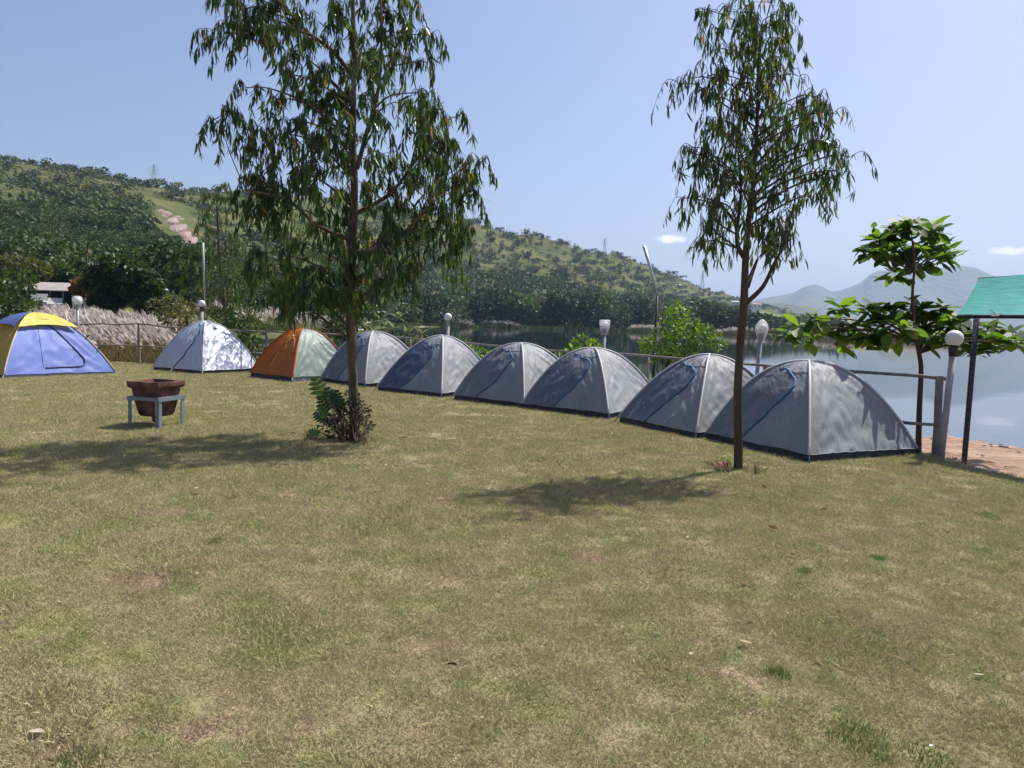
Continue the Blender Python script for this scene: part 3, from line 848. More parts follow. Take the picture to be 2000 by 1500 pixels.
def lamp(label, globe_px, d, dia, bag=None, lean=(0, 0), post_r=.035, post_m=POST, collar_m=DARKM):
    g = at(globe_px[0], globe_px[1], d)
    base = Vector((g.x - lean[0], g.y - lean[1], -.3))
    t = empty('garden_lamp', (base.x, base.y, 0))
    tag(t, label, 'lamp', 'globe lamps along the fence')
    ax = (g - base).normalized(); neck = g - ax * dia * .52
    mb = MB(); mb.tube(local(t, [base, base.lerp(neck, .5), neck - ax * .10]), [post_r, post_r, post_r * .95], 12); mb.build('post', post_m, t, True)
    mb = MB(); mb.tube(local(t, [neck - ax * .12, neck - ax * .03, neck + ax * .02]), [post_r * 1.05, dia * .25, dia * .30], 14); mb.build('collar', collar_m, t, True)
    mb = MB(); r = dia / 2
    mb.lathe(g - t.location, [(r * math.sin(a), -r * math.cos(a)) for a in np.linspace(.35, math.pi - .02, 14)], 24); mb.build('globe', GLOBE, t, True)
    if bag:
        mb = MB(); R_ = r * 1.10
        if bag == 'square': prof = [(.055, -.24), (R_ * .6, -.17), (R_ * .95, -.07), (R_ * 1.04, 0), (R_ * 1.12, .06), (R_ * 1.16, .115), (R_ * .98, .145), (R_ * .55, .135), (.01, .12)]
        elif bag == 'point': prof = [(.05, -.27), (R_ * .62, -.18), (R_ * .95, -.07), (R_ * 1.04, .02), (R_ * .92, .09), (R_ * .62, .15), (R_ * .3, .185), (.008, .20)]
        else: prof = [(.05, -.22), (R_ * .7, -.14), (R_ * 1.03, -.05), (R_ * 1.08, .03), (R_ * .98, .10), (R_ * .6, .135), (.01, .14)]
        s = dia / .22
        mb.lathe(g - t.location, [(p, z * s) for p, z in prof], 26, .09, globe_px[0]); mb.build('plastic_bag', BAG, t, True)
    return t
lamp('bag-wrapped white globe lamp behind the blue and yellow tent', (151, 588), 22.6, .235, 'plain', post_r=.035)
lamp('clean white globe lamp on black collar above the silvery tent', (394, 593), 23.2, .215, post_r=.06, post_m=POSTW)
lamp('white globe lamp on pale post right of the big tree', (875, 619), 19.4, .195, post_r=.045, post_m=POSTW, collar_m=POSTW)
lamp('lamp in a square-topped white plastic bag', (1181, 636), 16.2, .185, 'square', lean=(0, 0), post_r=.035)
lamp('lamp in a pointed white plastic bag beside the slender tree', (1488, 643), 12.9, .185, 'point', lean=(.10, 0), post_r=.036, post_m=POST)
lamp('cup-shaped frosted globe lamp on a thick leaning post by the bank', (1864, 661), 10.0, .218, lean=(.10, .05), post_r=.042, post_m=POSTW)

def thin_poles():
    a, b, c = at(1258, 481, 18.5), at(1284, 578, 18.4), at(1279, 672, 18.3); base = Vector((c.x, c.y, -1.4))
    t = empty('light_pole', (base.x, base.y, base.z)); tag(t, 'thin dark pole with a pale bent-over top section behind the bright bush', 'pole')
    mb = MB(); mb.tube(local(t, [base, c, b]), [.035, .03, .028], 8); mb.build('shaft', DARKM, t, True)
    mb = MB(); mb.tube(local(t, [b, b.lerp(a, .5) + Vector((.01, 0, 0)), a]), [.026, .036, .042], 8); mb.build('bent_arm', surf('aluminium_tube', (.42, .43, .44), (.55, .56, .57), 20, .4, metal=.4), t, True)
    a, b = at(396.5, 474, 24.5), at(399, 566, 24.5); base = Vector((b.x + .02, b.y, -.4))
    t = empty('flag_pole', base); tag(t, 'thin white bare pole rising above the globe lamp by the silvery tent', 'pole')
    mb = MB(); mb.tube(local(t, [base, b]), .022, 6); mb.build('shaft', DARKM, t, True)
    mb = MB(); mb.tube(local(t, [b, a]), [.03, .035], 8); mb.build('white_top', surf('white_pipe', (.38, .38, .38), (.46, .46, .45), 20, .5), t, True)
thin_poles()

def canopy():
    EL, RL = at(1871, 614, 10.5), at(1913, 541, 11.4)
    e = Vector((.34, -.94, 0)).normalized()
    t = empty('shade_canopy', (EL.x, EL.y, -.3)); tag(t, 'turquoise shade-cloth canopy on a rope-wrapped pole at the right edge', 'canopy')
    m, n, l, b, o = new_mat('turquoise_shade_net')
    tc = n.new('ShaderNodeTexCoord'); w = n.new('ShaderNodeTexNoise'); w.inputs['Scale'].default_value = 9; w.inputs['Detail'].default_value = 5
    mp = n.new('ShaderNodeMapping'); mp.inputs['Scale'].default_value = (.35, .35, 3); l.new(tc.outputs['Object'], mp.inputs[0]); l.new(mp.outputs[0], w.inputs['Vector'])
    r = ramp(n, ((.3, (.012, .27, .25)), (.7, (.025, .37, .33)))); l.new(w.outputs['Fac'], r.inputs[0]); l.new(r.outputs[0], b.inputs['Base Color']); b.inputs['Roughness'].default_value = .6
    bp = n.new('ShaderNodeBump'); bp.inputs['Strength'].default_value = .5; bp.inputs['Distance'].default_value = .02; l.new(w.outputs['Fac'], bp.inputs['Height']); l.new(bp.outputs[0], b.inputs['Normal'])
    tr = n.new('ShaderNodeBsdfTranslucent'); l.new(r.outputs[0], tr.inputs[0]); mx = n.new('ShaderNodeMixShader'); mx.inputs[0].default_value = .3
    l.new(b.outputs[0], mx.inputs[1]); l.new(tr.outputs[0], mx.inputs[2]); l.new(mx.outputs[0], o.inputs['Surface'])
    L = 4.2; v, f = [], []
    for i in range(33):
        for j in range(9):
            p = EL.lerp(RL, j / 8) + e * (L * i / 32)
            p.z += -.03 * math.sin(math.pi * j / 8) + .012 * mnoise.noise(p * 3)
            v.append(p - t.location)
    for i in range(32):
        for j in range(8):
            a = i * 9 + j; f.append((a, a + 1, a + 10, a + 9))
    link_mesh('shade_cloth', mesh_of('shade_cloth', v, f, m, True), t)
    for q0, nm in ((EL, 'eave_bar'), (RL, 'ridge_bar')):
        mb = MB(); mb.tube(local(t, [q0 + Vector((0, 0, -.03)), q0 + e * L + Vector((0, 0, -.03))]), .025, 8); mb.build(nm, DARKM, t, True)
    top = EL + e * .35 + Vector((0, 0, -.04))
    pt = at(1907, 622, top.y); bs = at(1882, 915, top.y)
    bs.z = min(bs.z, -.2)
    pw = surf('wrapped_pole', (.02, .022, .03), (.07, .075, .09), 30, .7, .8, 60)
    mb = MB(); mb.tube(local(t, [bs, pt]), .034, 10); po = mb.build('pole', pw, t, True)
    mb = MB(); n_ = 150
    mb.tube(local(t, [bs.lerp(pt, q / n_) + Vector((math.cos(q * 1.26) * .037, math.sin(q * 1.26) * .037, 0)) for q in range(n_ + 1)], ), .006, 4); mb.build('rope_wrap', surf('dark_rope', (.05, .055, .07), (.12, .125, .14), 50, .8), po)
    far = EL + e * 3.9
    mb = MB(); mb.tube(local(t, [Vector((far.x, far.y, -.3)), far]), .034, 8); mb.build('pole', pw, t, True)
    for q in (2.4, 3.8):
        s = RL + e * q; mb = MB(); mb.tube(local(t, [Vector((s.x, s.y, -.4)), s]), .034, 8); mb.build('pole', pw, t, True)
    mb = MB(); k = EL + e * .55 + Vector((-.02, -.02, .01))
    mb.tube(local(t, [k + Vector((random.uniform(-.08, .08), random.uniform(-.08, .08), random.uniform(-.06, .05))) for _ in range(9)]), .006, 4); mb.build('knotted_cord', CORDM, t)
canopy()

# ------------------------------------------------------------------ gum trees with hanging leaves
BARK = surf('gum_bark', (.045, .03, .02), (.19, .135, .095), 11, .85, .9, 26, stretch=(1, 1, .3), detail=9)
BARK2 = surf('dark_bark', (.05, .032, .024), (.11, .07, .05), 7, .85, .6, 30, stretch=(1, 1, .25))
GUM = leaf_mat('gum_leaf', ((0, (.026, .052, .022)), (.45, (.05, .088, .032)), (.8, (.09, .13, .04)), (.94, (.17, .175, .045)), (1, (.34, .16, .045))), .48, .34)
GUM_PALE = leaf_mat('young_gum_leaf', ((0, (.04, .065, .02)), (.5, (.075, .105, .03)), (.9, (.13, .15, .04)), (1, (.20, .17, .05))), .35, .4)

def gum_tree(label, trunk, d, rads, clumps, per, leaf, depth_r, seed, leaf_m=GUM, limbs=(), spread=.22, bark=BARK, drop=.42, base_z=None):
    """trunk: pixel path from the foot up at distance d; clumps: pixel centres of the hanging leaf bunches"""
    rnd = random.Random(seed); rg = np.random.default_rng(seed)
    tp = [at(x, y, d) for x, y in trunk]
    if base_z is not None: tp[0].z = base_z
    t = empty('gum_tree', (tp[0].x, tp[0].y, tp[0].z)); tag(t, label, 'tree')
    path = smooth_path([tp[0] - Vector((0, 0, .08))] + tp[1:], 6)
    rr = np.interp(np.linspace(0, 1, len(path)), np.linspace(0, 1, len(rads)), rads)
    rr = [r * (1 + .10 * mnoise.noise(p * 4)) for r, p in zip(rr, path)]
    rr[0] *= 1.5; rr[1] *= 1.15
    mb = MB(); mb.tube(local(t, path), rr, 12); mb.build('trunk', bark, t, True)
    anchors = [(p, r) for p, r in zip(path, rr)]
    for lm in limbs:
        lp = smooth_path([at(x, y, d + dd) for x, y, dd in lm], 5)
        lr = np.linspace(.032, .012, len(lp))
        mb = MB(); mb.tube(local(t, lp), lr, 8); mb.build('limb', bark, t, True)
        anchors += [(p, r) for p, r in zip(lp, lr)]
    A = np.array([p for p, r in anchors]); Ar = [r for p, r in anchors]
    Pn, Dn, Sn, Ln, Wn, Vn = [], [], [], [], [], []
    tw = MB()
    for (cx, cy) in clumps:
        tr = min(path, key=lambda p: abs(p.z - at(cx, cy, d).z))
        dx = at(cx, cy, d).x - tr.x
        lim = math.sqrt(max(.05, depth_r ** 2 - dx * dx)) if abs(dx) < depth_r else .25
        dd = rnd.uniform(-1, 1) * lim
        C = at(cx + rnd.uniform(-6, 6), cy + rnd.uniform(-6, 6), d + dd)
        top = C + Vector((0, 0, drop * .45))
        # branch: from an anchor somewhat below and inwards
        cost = [(a - np.array(top)) for a in A]
        k = int(np.argmin([np.hypot(np.linalg.norm(c[:2]), 1.6 * (-(c[2]) - .45 * np.linalg.norm(c[:2]))) if c[2] < .25 else 9 for c in cost]))
        a = Vector(A[k]); q = (top - a)
        m1 = a + q * .4 + Vector((rnd.uniform(-.08, .08), rnd.uniform(-.08, .08), .12 * q.length)); m2 = a + q * .8 + Vector((0, 0, .09 * q.length))
        bp = smooth_path([a, m1, m2, top], 4)
        r0 = min(Ar[k] * .55, .008 + .009 * q.length)
        mb = MB(); mb.tube(local(t, bp), np.linspace(max(r0, .006), .004, len(bp)), 5); mb.build('branch', bark, t, True)
        nt = rnd.randint(5, 7)
        for _ in range(nt):
            s0 = bp[rnd.randint(len(bp) // 2, len(bp) - 1)]
            az = rnd.uniform(0, 6.283); ln = rnd.uniform(.4, 1.0) * spread * 1.6
            e = Vector((math.cos(az), math.sin(az), 0))
            p1 = s0 + e * ln * .55 + Vector((0, 0, rnd.uniform(.0, .10))); p2 = s0 + e * ln * .95 + Vector((0, 0, -rnd.uniform(.05, .16))); p3 = p2 + e * .06 + Vector((0, 0, -rnd.uniform(.08, drop * .6)))
            tp_ = smooth_path([s0, p1, p2, p3], 4)
            tw.tube(local(t, tp_), np.linspace(.0045, .002, len(tp_)), 3, cap=False)
            nl = int(per / nt * rnd.uniform(.6, 1.4))
            for _ in range(nl):
                u = rnd.uniform(.12, 1); i = min(int(u * (len(tp_) - 1)), len(tp_) - 2)
                p = tp_[i].lerp(tp_[i + 1], u * (len(tp_) - 1) - i) - t.location
                az2 = rnd.uniform(0, 6.283); til = abs(rnd.gauss(0, .30)) + (.5 if rnd.random() < .08 else 0)
                Pn.append(p + Vector((rnd.gauss(0, .012), rnd.gauss(0, .012), 0))); Dn.append((math.cos(az2) * math.sin(til), math.sin(az2) * math.sin(til), -math.cos(til)))
                az3 = rnd.uniform(0, 6.283); Sn.append((math.cos(az3), math.sin(az3), .05))
                L = leaf * rnd.uniform(.5, 1.35); Ln.append(L); Wn.append(L * rnd.uniform(.10, .20))
                Vn.append(min(1, max(0, rnd.gauss(.42, .22))) if rnd.random() > .035 else rnd.uniform(.9, 1))
    tw.build('twig', bark, t)['kind'] = 'stuff'
    o = link_mesh('crown', leaves_mesh('crown', Pn, Dn, Sn, Ln, Wn, leaf_m, Vn, .16), t)
    o['kind'] = 'stuff'
    return t

C1 = [(420, 30), (450, 58), (436, 105), (475, 75), (525, 50), (540, 92), (500, 20), (410, 85), (465, 120), (505, 95), (560, 30),
      (428, 232), (424, 272), (482, 205), (486, 265), (492, 300), (540, 180), (530, 230),
      (600, 60), (650, 40), (700, 30), (620, 110), (682, 100), (730, 80), (742, 130), (640, 160), (602, 182), (692, 170), (570, 140), (660, 75), (715, 150),
      (790, 20), (812, 92), (838, 100), (802, 142), (832, 158), (770, 50), (765, 15),
      (600, 232), (560, 262), (542, 292), (556, 332), (625, 262), (585, 300), (640, 210),
      (682, 260), (722, 232), (742, 262), (702, 302), (652, 302), (670, 215), (690, 340), (630, 340),
      (780, 232), (832, 212), (852, 242), (872, 232), (802, 282), (842, 272), (884, 255), (815, 240),
      (862, 312), (902, 312), (930, 342), (940, 382), (902, 372), (842, 332), (782, 342), (742, 330), (880, 340),
      (582, 372), (540, 402), (562, 442), (602, 402), (642, 372), (702, 382), (762, 402), (822, 392), (882, 402), (920, 420), (660, 410), (730, 430), (790, 430), (850, 430),
      (512, 385), (482, 378), (530, 360), (510, 425),
      (502, 452), (512, 522), (502, 565), (520, 592), (562, 500), (602, 472), (652, 452), (642, 522), (602, 552), (582, 585), (692, 522), (722, 482), (772, 472), (822, 462), (862, 482),
      (892, 495), (862, 532), (802, 532), (752, 542), (702, 566), (662, 575), (762, 572), (840, 560), (560, 545), (530, 545), (620, 590), (800, 490), (670, 490), (730, 525), (885, 455), (905, 470),
      (505, 600), (590, 605), (650, 598),
      (560, -40), (620, -30), (690, -50), (750, -40), (480, -30), (800, -40), (640, -90), (720, -100), (590, -110), (680, -150)]
gum_tree('tall weeping gum tree with dense crown, shrub at its foot', [(694, 862), (690, 755), (685, 620), (688, 480), (692, 370), (689, 260), (691, 140), (689, 0), (684, -170)], 10.2,
         [.072, .066, .062, .058, .05, .043, .034, .026, .012], C1, 155, .155, 1.15, 3,
         limbs=[[(697, 330, 0), (716, 260, -.1), (738, 180, -.2), (745, 80, -.25), (742, -40, -.3)], [(690, 150, 0), (650, 100, .1), (600, 62, .2), (556, 8, .3), (540, -60, .3)],
                [(690, 420, 0), (760, 380, .3), (800, 330, .4), (830, 290, .5)], [(688, 470, 0), (620, 440, -.4), (560, 390, -.5), (480, 372, -.6)], [(690, 500, 0), (770, 470, -.4), (840, 400, -.6)]])
C2 = [(1352, 45), (1440, 30), (1446, 68), (1512, 18), (1545, 40), (1400, 92), (1440, 102), (1510, 78), (1540, 98), (1392, 132), (1450, 132), (1500, 130), (1530, 142), (1415, 60), (1475, 90),
      (1332, 198), (1352, 180), (1376, 178), (1420, 168), (1470, 170), (1520, 172), (1562, 172), (1590, 218), (1618, 232), (1632, 255), (1400, 222), (1442, 230), (1490, 220), (1540, 230),
      (1372, 262), (1402, 272), (1442, 280), (1500, 280), (1550, 282), (1600, 272), (1352, 312), (1343, 335), (1470, 250), (1520, 255), (1575, 250),
      (1382, 330), (1422, 340), (1470, 330), (1530, 330), (1590, 330), (1640, 320), (1663, 340), (1648, 368), (1628, 375), (1560, 370), (1500, 372), (1432, 385), (1402, 368), (1362, 350),
      (1334, 420), (1360, 418), (1380, 448), (1371, 478), (1366, 500), (1392, 438), (1440, 425), (1500, 420), (1530, 410), (1556, 436), (1588, 410), (1480, 470), (1512, 468), (1540, 478), (1545, 498), (1490, 488), (1420, 300), (1480, 305), (1540, 305), (1450, 200), (1500, 195), (1455, 355), (1520, 350), (1600, 300)]
gum_tree('slender gum tree with forked trunk and open crown in front of the tents', [(1443, 921), (1442, 830), (1441, 760), (1447, 660), (1453, 590), (1456, 510), (1462, 430), (1471, 360), (1478, 250), (1481, 150), (1490, 40)], 8.73,
         [.055, .050, .047, .046, .044, .040, .032, .027, .020, .013, .005], C2, 92, .130, .72, 5,
         limbs=[[(1457, 592, 0), (1490, 560, -.05), (1512, 515, -.1), (1528, 486, -.15)], [(1455, 505, 0), (1441, 480, .05), (1440, 440, .1), (1447, 380, .15), (1442, 300, .2)], [(1459, 560, 0), (1470, 530, .1), (1480, 505, .15)]],
         spread=.17, drop=.36, bark=BARK2)
C3 = [(425, 385), (415, 405), (440, 400), (400, 425), (450, 430), (425, 440), (385, 460), (410, 470), (450, 475), (470, 490), (360, 510), (375, 530), (400, 520), (350, 530), (440, 530), (465, 540),
      (480, 560), (395, 570), (375, 585), (420, 580), (455, 590), (490, 600), (400, 620), (440, 630), (470, 640), (415, 655), (495, 640), (385, 610), (365, 560), (440, 560), (480, 520), (430, 505), (460, 615), (430, 675), (480, 670)]
gum_tree('young pale-trunked gum tree behind the silvery tent', [(446, 700), (443, 640), (436, 570), (430, 520), (426, 450), (423, 375)], 27.5, [.10, .09, .075, .06, .04, .015], C3, 130, .20, 1.5, 8, leaf_m=GUM_PALE,
         spread=.40, bark=BARK, drop=.75, base_z=-1.0)
C4 = [(x - 32, y) for x, y in ((560, 470), (600, 460), (640, 480), (575, 510), (620, 520), (655, 515), (550, 545), (600, 555), (640, 560), (580, 590), (620, 595), (560, 600), (600, 430), (630, 440), (585, 480), (610, 500))]
gum_tree('second gum tree standing behind the big one, mostly hidden by its crown', [(570, 700), (568, 620), (564, 540), (568, 470), (572, 420)], 23.1, [.09, .08, .06, .04, .015], C4, 110, .18, 1.2, 9, spread=.36, drop=.6, base_z=-.5)

# ------------------------------------------------------------------ broad-leaved tree by the bank (each big leaf a part)
def broad_leaf(L, W, m, fold=.1, curl=.18, var=.5):
    v, f = [], []
    for i in range(7):
        u = i / 6; w = W * .5 * (math.sin(math.pi * min(1, u ** 1.5 * .93 + .04)) ** .75) if 0 < i < 6 else W * (.03 if i == 0 else .06)
        y = L * u; z = -curl * L * u * u
        v += [(-w, y, z + fold * w), (0, y, z), (w, y, z + fold * w)]
    for i in range(6):
        a = i * 3; f += [(a, a + 1, a + 4, a + 3), (a + 1, a + 2, a + 5, a + 4)]
    return mesh_of('leaf', v, f, m, True, [var] * len(v))
ALM = leaf_mat('almond_leaf', ((0, (.026, .062, .02)), (.5, (.058, .115, .027)), (1, (.13, .20, .04))), .45, .5, (1.9, 2.0, .5), .22)
ALM_RED = leaf_mat('almond_leaf_red', ((0, (.16, .05, .02)), (1, (.26, .11, .03))), .3, .45, (1.2, 1.0, .5))
def rosette_tree():
    d = 11.1; rnd = random.Random(4)
    base = at(1795, 893, d)
    t = empty('almond_tree', (base.x, base.y, -.25)); tag(t, 'small broad-leaved tree with tiered branches by the fence end', 'tree')
    trunk = smooth_path([Vector((base.x, base.y, -.3))] + [at(x, y, d) for x, y in ((1794, 860), (1796, 790), (1799, 720), (1793, 680), (1787, 640), (1782, 580), (1786, 520), (1783, 470))], 5)
    mb = MB(); mb.tube(local(t, trunk), np.linspace(.046, .012, len(trunk)), 9); mb.build('trunk', BARK2, t, True)
    lows = [(1560, 640), (1598, 622), (1640, 603), (1612, 650), (1660, 636), (1690, 603), (1722, 626), (1692, 656), (1742, 602), (1762, 640), (1792, 604), (1806, 640), (1834, 606), (1856, 632), (1876, 655),
            (1896, 640), (1932, 662), (1962, 648), (1982, 672), (1905, 680), (1650, 668), (1582, 660), (1720, 660), (1840, 660), (1540, 655)]
    tops = [(1742, 452), (1702, 492), (1780, 446), (1822, 452), (1846, 500), (1760, 500), (1718, 472), (1790, 486), (1832, 486), (1752, 540), (1800, 520), (1740, 490)]
    meshes = [broad_leaf(.30, .16, ALM, random.uniform(.05, .3), random.uniform(.05, .35), k / 7) for k in range(8)]
    red = [broad_leaf(.28, .15, ALM_RED, .2, .3, k) for k in (.1, .8)]
    EP, ED, ES, EL_, EW, EV = [], [], [], [], [], []
    for grp, (cx, cy), n in [('low', c, 8) for c in lows] + [('top', c, 8) for c in tops]:
        dd = (rnd.uniform(.3, 1.5) if cx < 1712 else rnd.uniform(-.5, .5) if cx < 1860 else rnd.uniform(-.4, .7)) if grp == 'low' else rnd.uniform(.3, 1.0)
        C = at(cx, cy, d + dd)
        if grp == 'low':
            a = at(1789, 668, d) if cx < 1790 else at(1795, 690, d)
        else: a = at(1785, 530, d)
        q = C - a
        bp = smooth_path([a, a + q * .5 + Vector((0, 0, -.02 + .10 * q.length * (1 if grp == 'low' else .3))), C], 5)
        mb = MB(); mb.tube(local(t, bp), np.linspace(.016, .006, len(bp)), 5); mb.build('branch', BARK2, t, True)
        for k in range((10 if cx < 1712 else 20) if grp == 'low' else 18):
            az = rnd.uniform(0, 6.283); el = rnd.uniform(-.9, .8); q2 = C - t.location + Vector((rnd.gauss(0, .09), rnd.gauss(0, .09), rnd.gauss(0, .06)))
            EP.append(q2); ED.append((math.cos(az) * math.cos(el), math.sin(az) * math.cos(el), math.sin(el))); ES.append((-math.sin(az), math.cos(az), rnd.uniform(-.5, .5))); l_ = rnd.uniform(.16, .32); EL_.append(l_); EW.append(l_ * .5); EV.append(rnd.uniform(0, .9))
        a0 = rnd.uniform(0, 6.28)
        for k in range(n):
            az = a0 + k * 2.399; el = rnd.uniform(-.55, .75)
            me = rnd.choice(meshes)
            if 1795 < cx < 1850 and cy > 630 and rnd.random() < .12: me = rnd.choice(red)
            o = link_mesh('leaf', me, t)
            s = rnd.uniform(.6, 1.15)
            o.matrix_local = Matrix.Translation(C - t.location + Vector((0, 0, rnd.uniform(-.03, .03)))) @ Matrix.Rotation(az, 4, 'Z') @ Matrix.Rotation(el, 4, 'X') @ Matrix.Rotation(rnd.uniform(-.7, .7), 4, 'Y') @ Matrix.Diagonal((s, s, s, 1))
    link_mesh('foliage', leaves_mesh('foliage', EP, ED, ES, EL_, EW, ALM, EV, .03), t)['kind'] = 'stuff'
rosette_tree()

# ------------------------------------------------------------------ leafy bushes
def bush(name, label, cat, lobes, per, leaf, m, seed, stems=None, stem_m=BARK2, aspect=.45, droop=0.0, base=None, twig=.004, group=None):
    """lobes: (world centre, radius) balls of loose leaves; stems run from the base to each lobe"""
    rg = np.random.default_rng(seed)
    b = Vector(base) if base is not None else Vector((sum(c.x for c, r in lobes) / len(lobes), sum(c.y for c, r in lobes) / len(lobes), min(c.z - r for c, r in lobes)))
    t = empty(name, b); tag(t, label, cat, group)
    P, D, S, L, W, Vv = [], [], [], [], [], []
    mb = MB()
    for c, r in lobes:
        n = int(per * (r / .4) ** 1.6) if per > 0 else -per
        q = rand_dirs(n) * (rg.uniform(.15, 1, n) ** .45)[:, None] * r
        q[:, 2] *= .85
        P.append(np.array(c - b) + q)
        dd = q / (np.linalg.norm(q, axis=1, keepdims=True) + 1e-6) + rand_dirs(n) * .8; dd[:, 2] -= droop
        D.append(dd); S.append(rand_dirs(n)); l_ = leaf * rg.uniform(.6, 1.25, n); L.append(l_); W.append(l_ * aspect * rg.uniform(.75, 1.2, n))
        Vv.append(np.clip(rg.normal(.45, .24, n), 0, 1))
        s = b + Vector((rg.normal() * .05, rg.normal() * .05, 0))
        for _ in range(3):
            e = c + Vector(rand_dirs(1)[0]) * r * .8
            mid = s.lerp(e, .5) + Vector((rg.normal() * .06, rg.normal() * .06, .1))
            sp = smooth_path([s, mid, e], 4); mb.tube(local(t, sp), np.linspace(twig * 3, twig, len(sp)), 5)
    mb.build('stem', stem_m, t, True)
    o = link_mesh('foliage', leaves_mesh('foliage', np.concatenate(P), np.concatenate(D), np.concatenate(S), np.concatenate(L), np.concatenate(W), m, np.concatenate(Vv), .08), t)
    o['kind'] = 'stuff'
    return t
def lobes_px(l, d, k=1.0, jit=.3, seed=1):
    rnd = random.Random(seed); out = []
    for (x, y, r) in l:
        dd = d + rnd.uniform(-jit, jit); out.append((at(x, y, dd), r * dd / F * k))
    return out
LIME = leaf_mat('lime_leaf', ((0, (.05, .10, .015)), (.5, (.11, .18, .025)), (1, (.22, .29, .04))), .42, .4)
MID = leaf_mat('bush_leaf', ((0, (.025, .045, .014)), (.5, (.055, .085, .024)), (1, (.12, .14, .04))), .33, .42)
DARK = leaf_mat('dark_bush_leaf', ((0, (.02, .036, .014)), (.5, (.04, .064, .022)), (1, (.075, .10, .032))), .3, .4)
PURPLE = leaf_mat('purple_shrub_leaf', ((0, (.012, .016, .010)), (.45, (.028, .030, .020)), (.75, (.055, .042, .036)), (1, (.11, .085, .075))), .25, .45)
OLIVE = leaf_mat('olive_leaf', ((0, (.05, .055, .022)), (.5, (.10, .10, .04)), (1, (.18, .16, .07))), .33, .5)
RUST = leaf_mat('rust_leaf', ((0, (.10, .05, .025)), (.5, (.18, .09, .04)), (1, (.28, .16, .08))), .3, .6)

bush('leafy_bush', 'bright lime green bushy young tree behind the fence near the bent pole', 'bush',
     lobes_px([(1325, 615, 26), (1345, 640, 30), (1310, 640, 28), (1290, 668, 32), (1330, 670, 34), (1370, 660, 26), (1400, 668, 20), (1275, 690, 26), (1310, 700, 26), (1345, 695, 22), (1262, 672, 16), (1318, 600, 16), (1385, 645, 14)], 17.2, 1, .4, 2),
     330, .085, LIME, 21, base=at(1290, 790, 17.2))
bush('leafy_bush', 'small round-leaved bush below the square-bagged lamp', 'bush', lobes_px([(1140, 672, 22), (1120, 688, 18), (1160, 685, 18), (1105, 705, 20), (1145, 700, 20)], 18, 1, .3, 3), 200, .13, LIME, 22, aspect=.6, base=at(1140, 760, 18))
bush('leafy_bush', 'low tangle of green bushes behind the fence beside the round lamp', 'bush', lobes_px([(905, 680, 22), (930, 692, 22), (950, 700, 20), (895, 700, 20), (965, 712, 18), (915, 712, 22)], 20.5, 1, .3, 4), 260, .10, LIME, 23, base=at(925, 760, 20.5))
bush('leafy_bush', 'loose green bush between the silvery and orange tents', 'bush', lobes_px([(470, 610, 26), (495, 640, 28), (460, 650, 28), (485, 675, 24), (500, 690, 18), (440, 620, 24), (425, 640, 20)], 26, 1, .5, 5), 230, .13, MID, 24, base=at(470, 720, 26))
bush('leafy_bush', 'twiggy bush against pale plumes left of the globe lamp', 'bush', lobes_px([(335, 590, 22), (310, 600, 20), (360, 605, 22), (380, 625, 20), (345, 625, 22), (395, 600, 18), (325, 620, 16)], 34, 1, .5, 6), 150, .15, OLIVE, 25, base=at(350, 665, 34))
bush('leafy_bush', 'dark bush behind the orange tent', 'bush', lobes_px([(655, 640, 24), (640, 620, 22), (680, 650, 22), (710, 625, 24), (735, 610, 20), (700, 600, 22)], 27, 1, .5, 9), 230, .15, DARK, 26, base=at(690, 700, 27))
def leafy_left():
    bush('roadside_bush', 'big leafy bush at the far left edge behind the blue and yellow tent', 'bush', lobes_px([(15, 560, 36), (40, 590, 32), (10, 600, 34), (45, 545, 28), (-20, 575, 36), (60, 605, 24), (25, 625, 26)], 45, 1, 1, 7), 60, .28, MID, 27, base=at(20, 655, 45))
leafy_left()
def frangipani():
    d = 22.5; rnd = random.Random(12); b = at(755, 720, d)
    t = empty('frangipani_shrub', b); tag(t, 'frangipani shrub with long pale leaves and white flowers behind the tents', 'shrub')
    P, D, S, L, W, Vv = [], [], [], [], [], []
    mb = MB(); fl = MB()
    for (x, y) in [(720, 640), (745, 625), (770, 640), (795, 650), (735, 660), (765, 668), (790, 680), (815, 668), (750, 690), (705, 655), (780, 620), (825, 650), (810, 695)]:
        C = at(x, y, d + rnd.uniform(-.5, .5)) - b
        mb.tube(smooth_path([Vector((0, 0, 0)), C * .5 + Vector((rnd.uniform(-.1, .1), 0, 0)), C], 4), np.linspace(.03, .012, 9), 6)
        for k in range(17):
            az = k * 2.4 + rnd.uniform(-.3, .3); el = rnd.uniform(-.5, .9)
            P.append(C); D.append((math.cos(az) * math.cos(el), math.sin(az) * math.cos(el), math.sin(el))); S.append((-math.sin(az), math.cos(az), 0)); l_ = rnd.uniform(.26, .42); L.append(l_); W.append(l_ * .22); Vv.append(rnd.uniform(.2, 1))
        if rnd.random() < .5:
            for k in range(4):
                c = C + Vector((rnd.uniform(-.06, .06), rnd.uniform(-.06, .06), .12 + rnd.uniform(0, .05)))
                for j in range(5):
                    a = j * 1.257; fl.add([c, c + Vector((math.cos(a - .4) * .05, math.sin(a - .4) * .05, .02)), c + Vector((math.cos(a) * .07, math.sin(a) * .07, .03)), c + Vector((math.cos(a + .4) * .05, math.sin(a + .4) * .05, .02))], [(0, 1, 2, 3)])
    mb.build('stem', BARK, t, True)
    link_mesh('foliage', leaves_mesh('foliage', P, D, S, L, W, leaf_mat('frangipani_leaf', ((0, (.05, .08, .025)), (.6, (.10, .13, .045)), (1, (.20, .21, .10))), .3, .3), Vv, .03), t)['kind'] = 'stuff'
    fl.build('blossom', surf('white_petal', (.7, .68, .6), (.8, .79, .74), 20, .6), t)
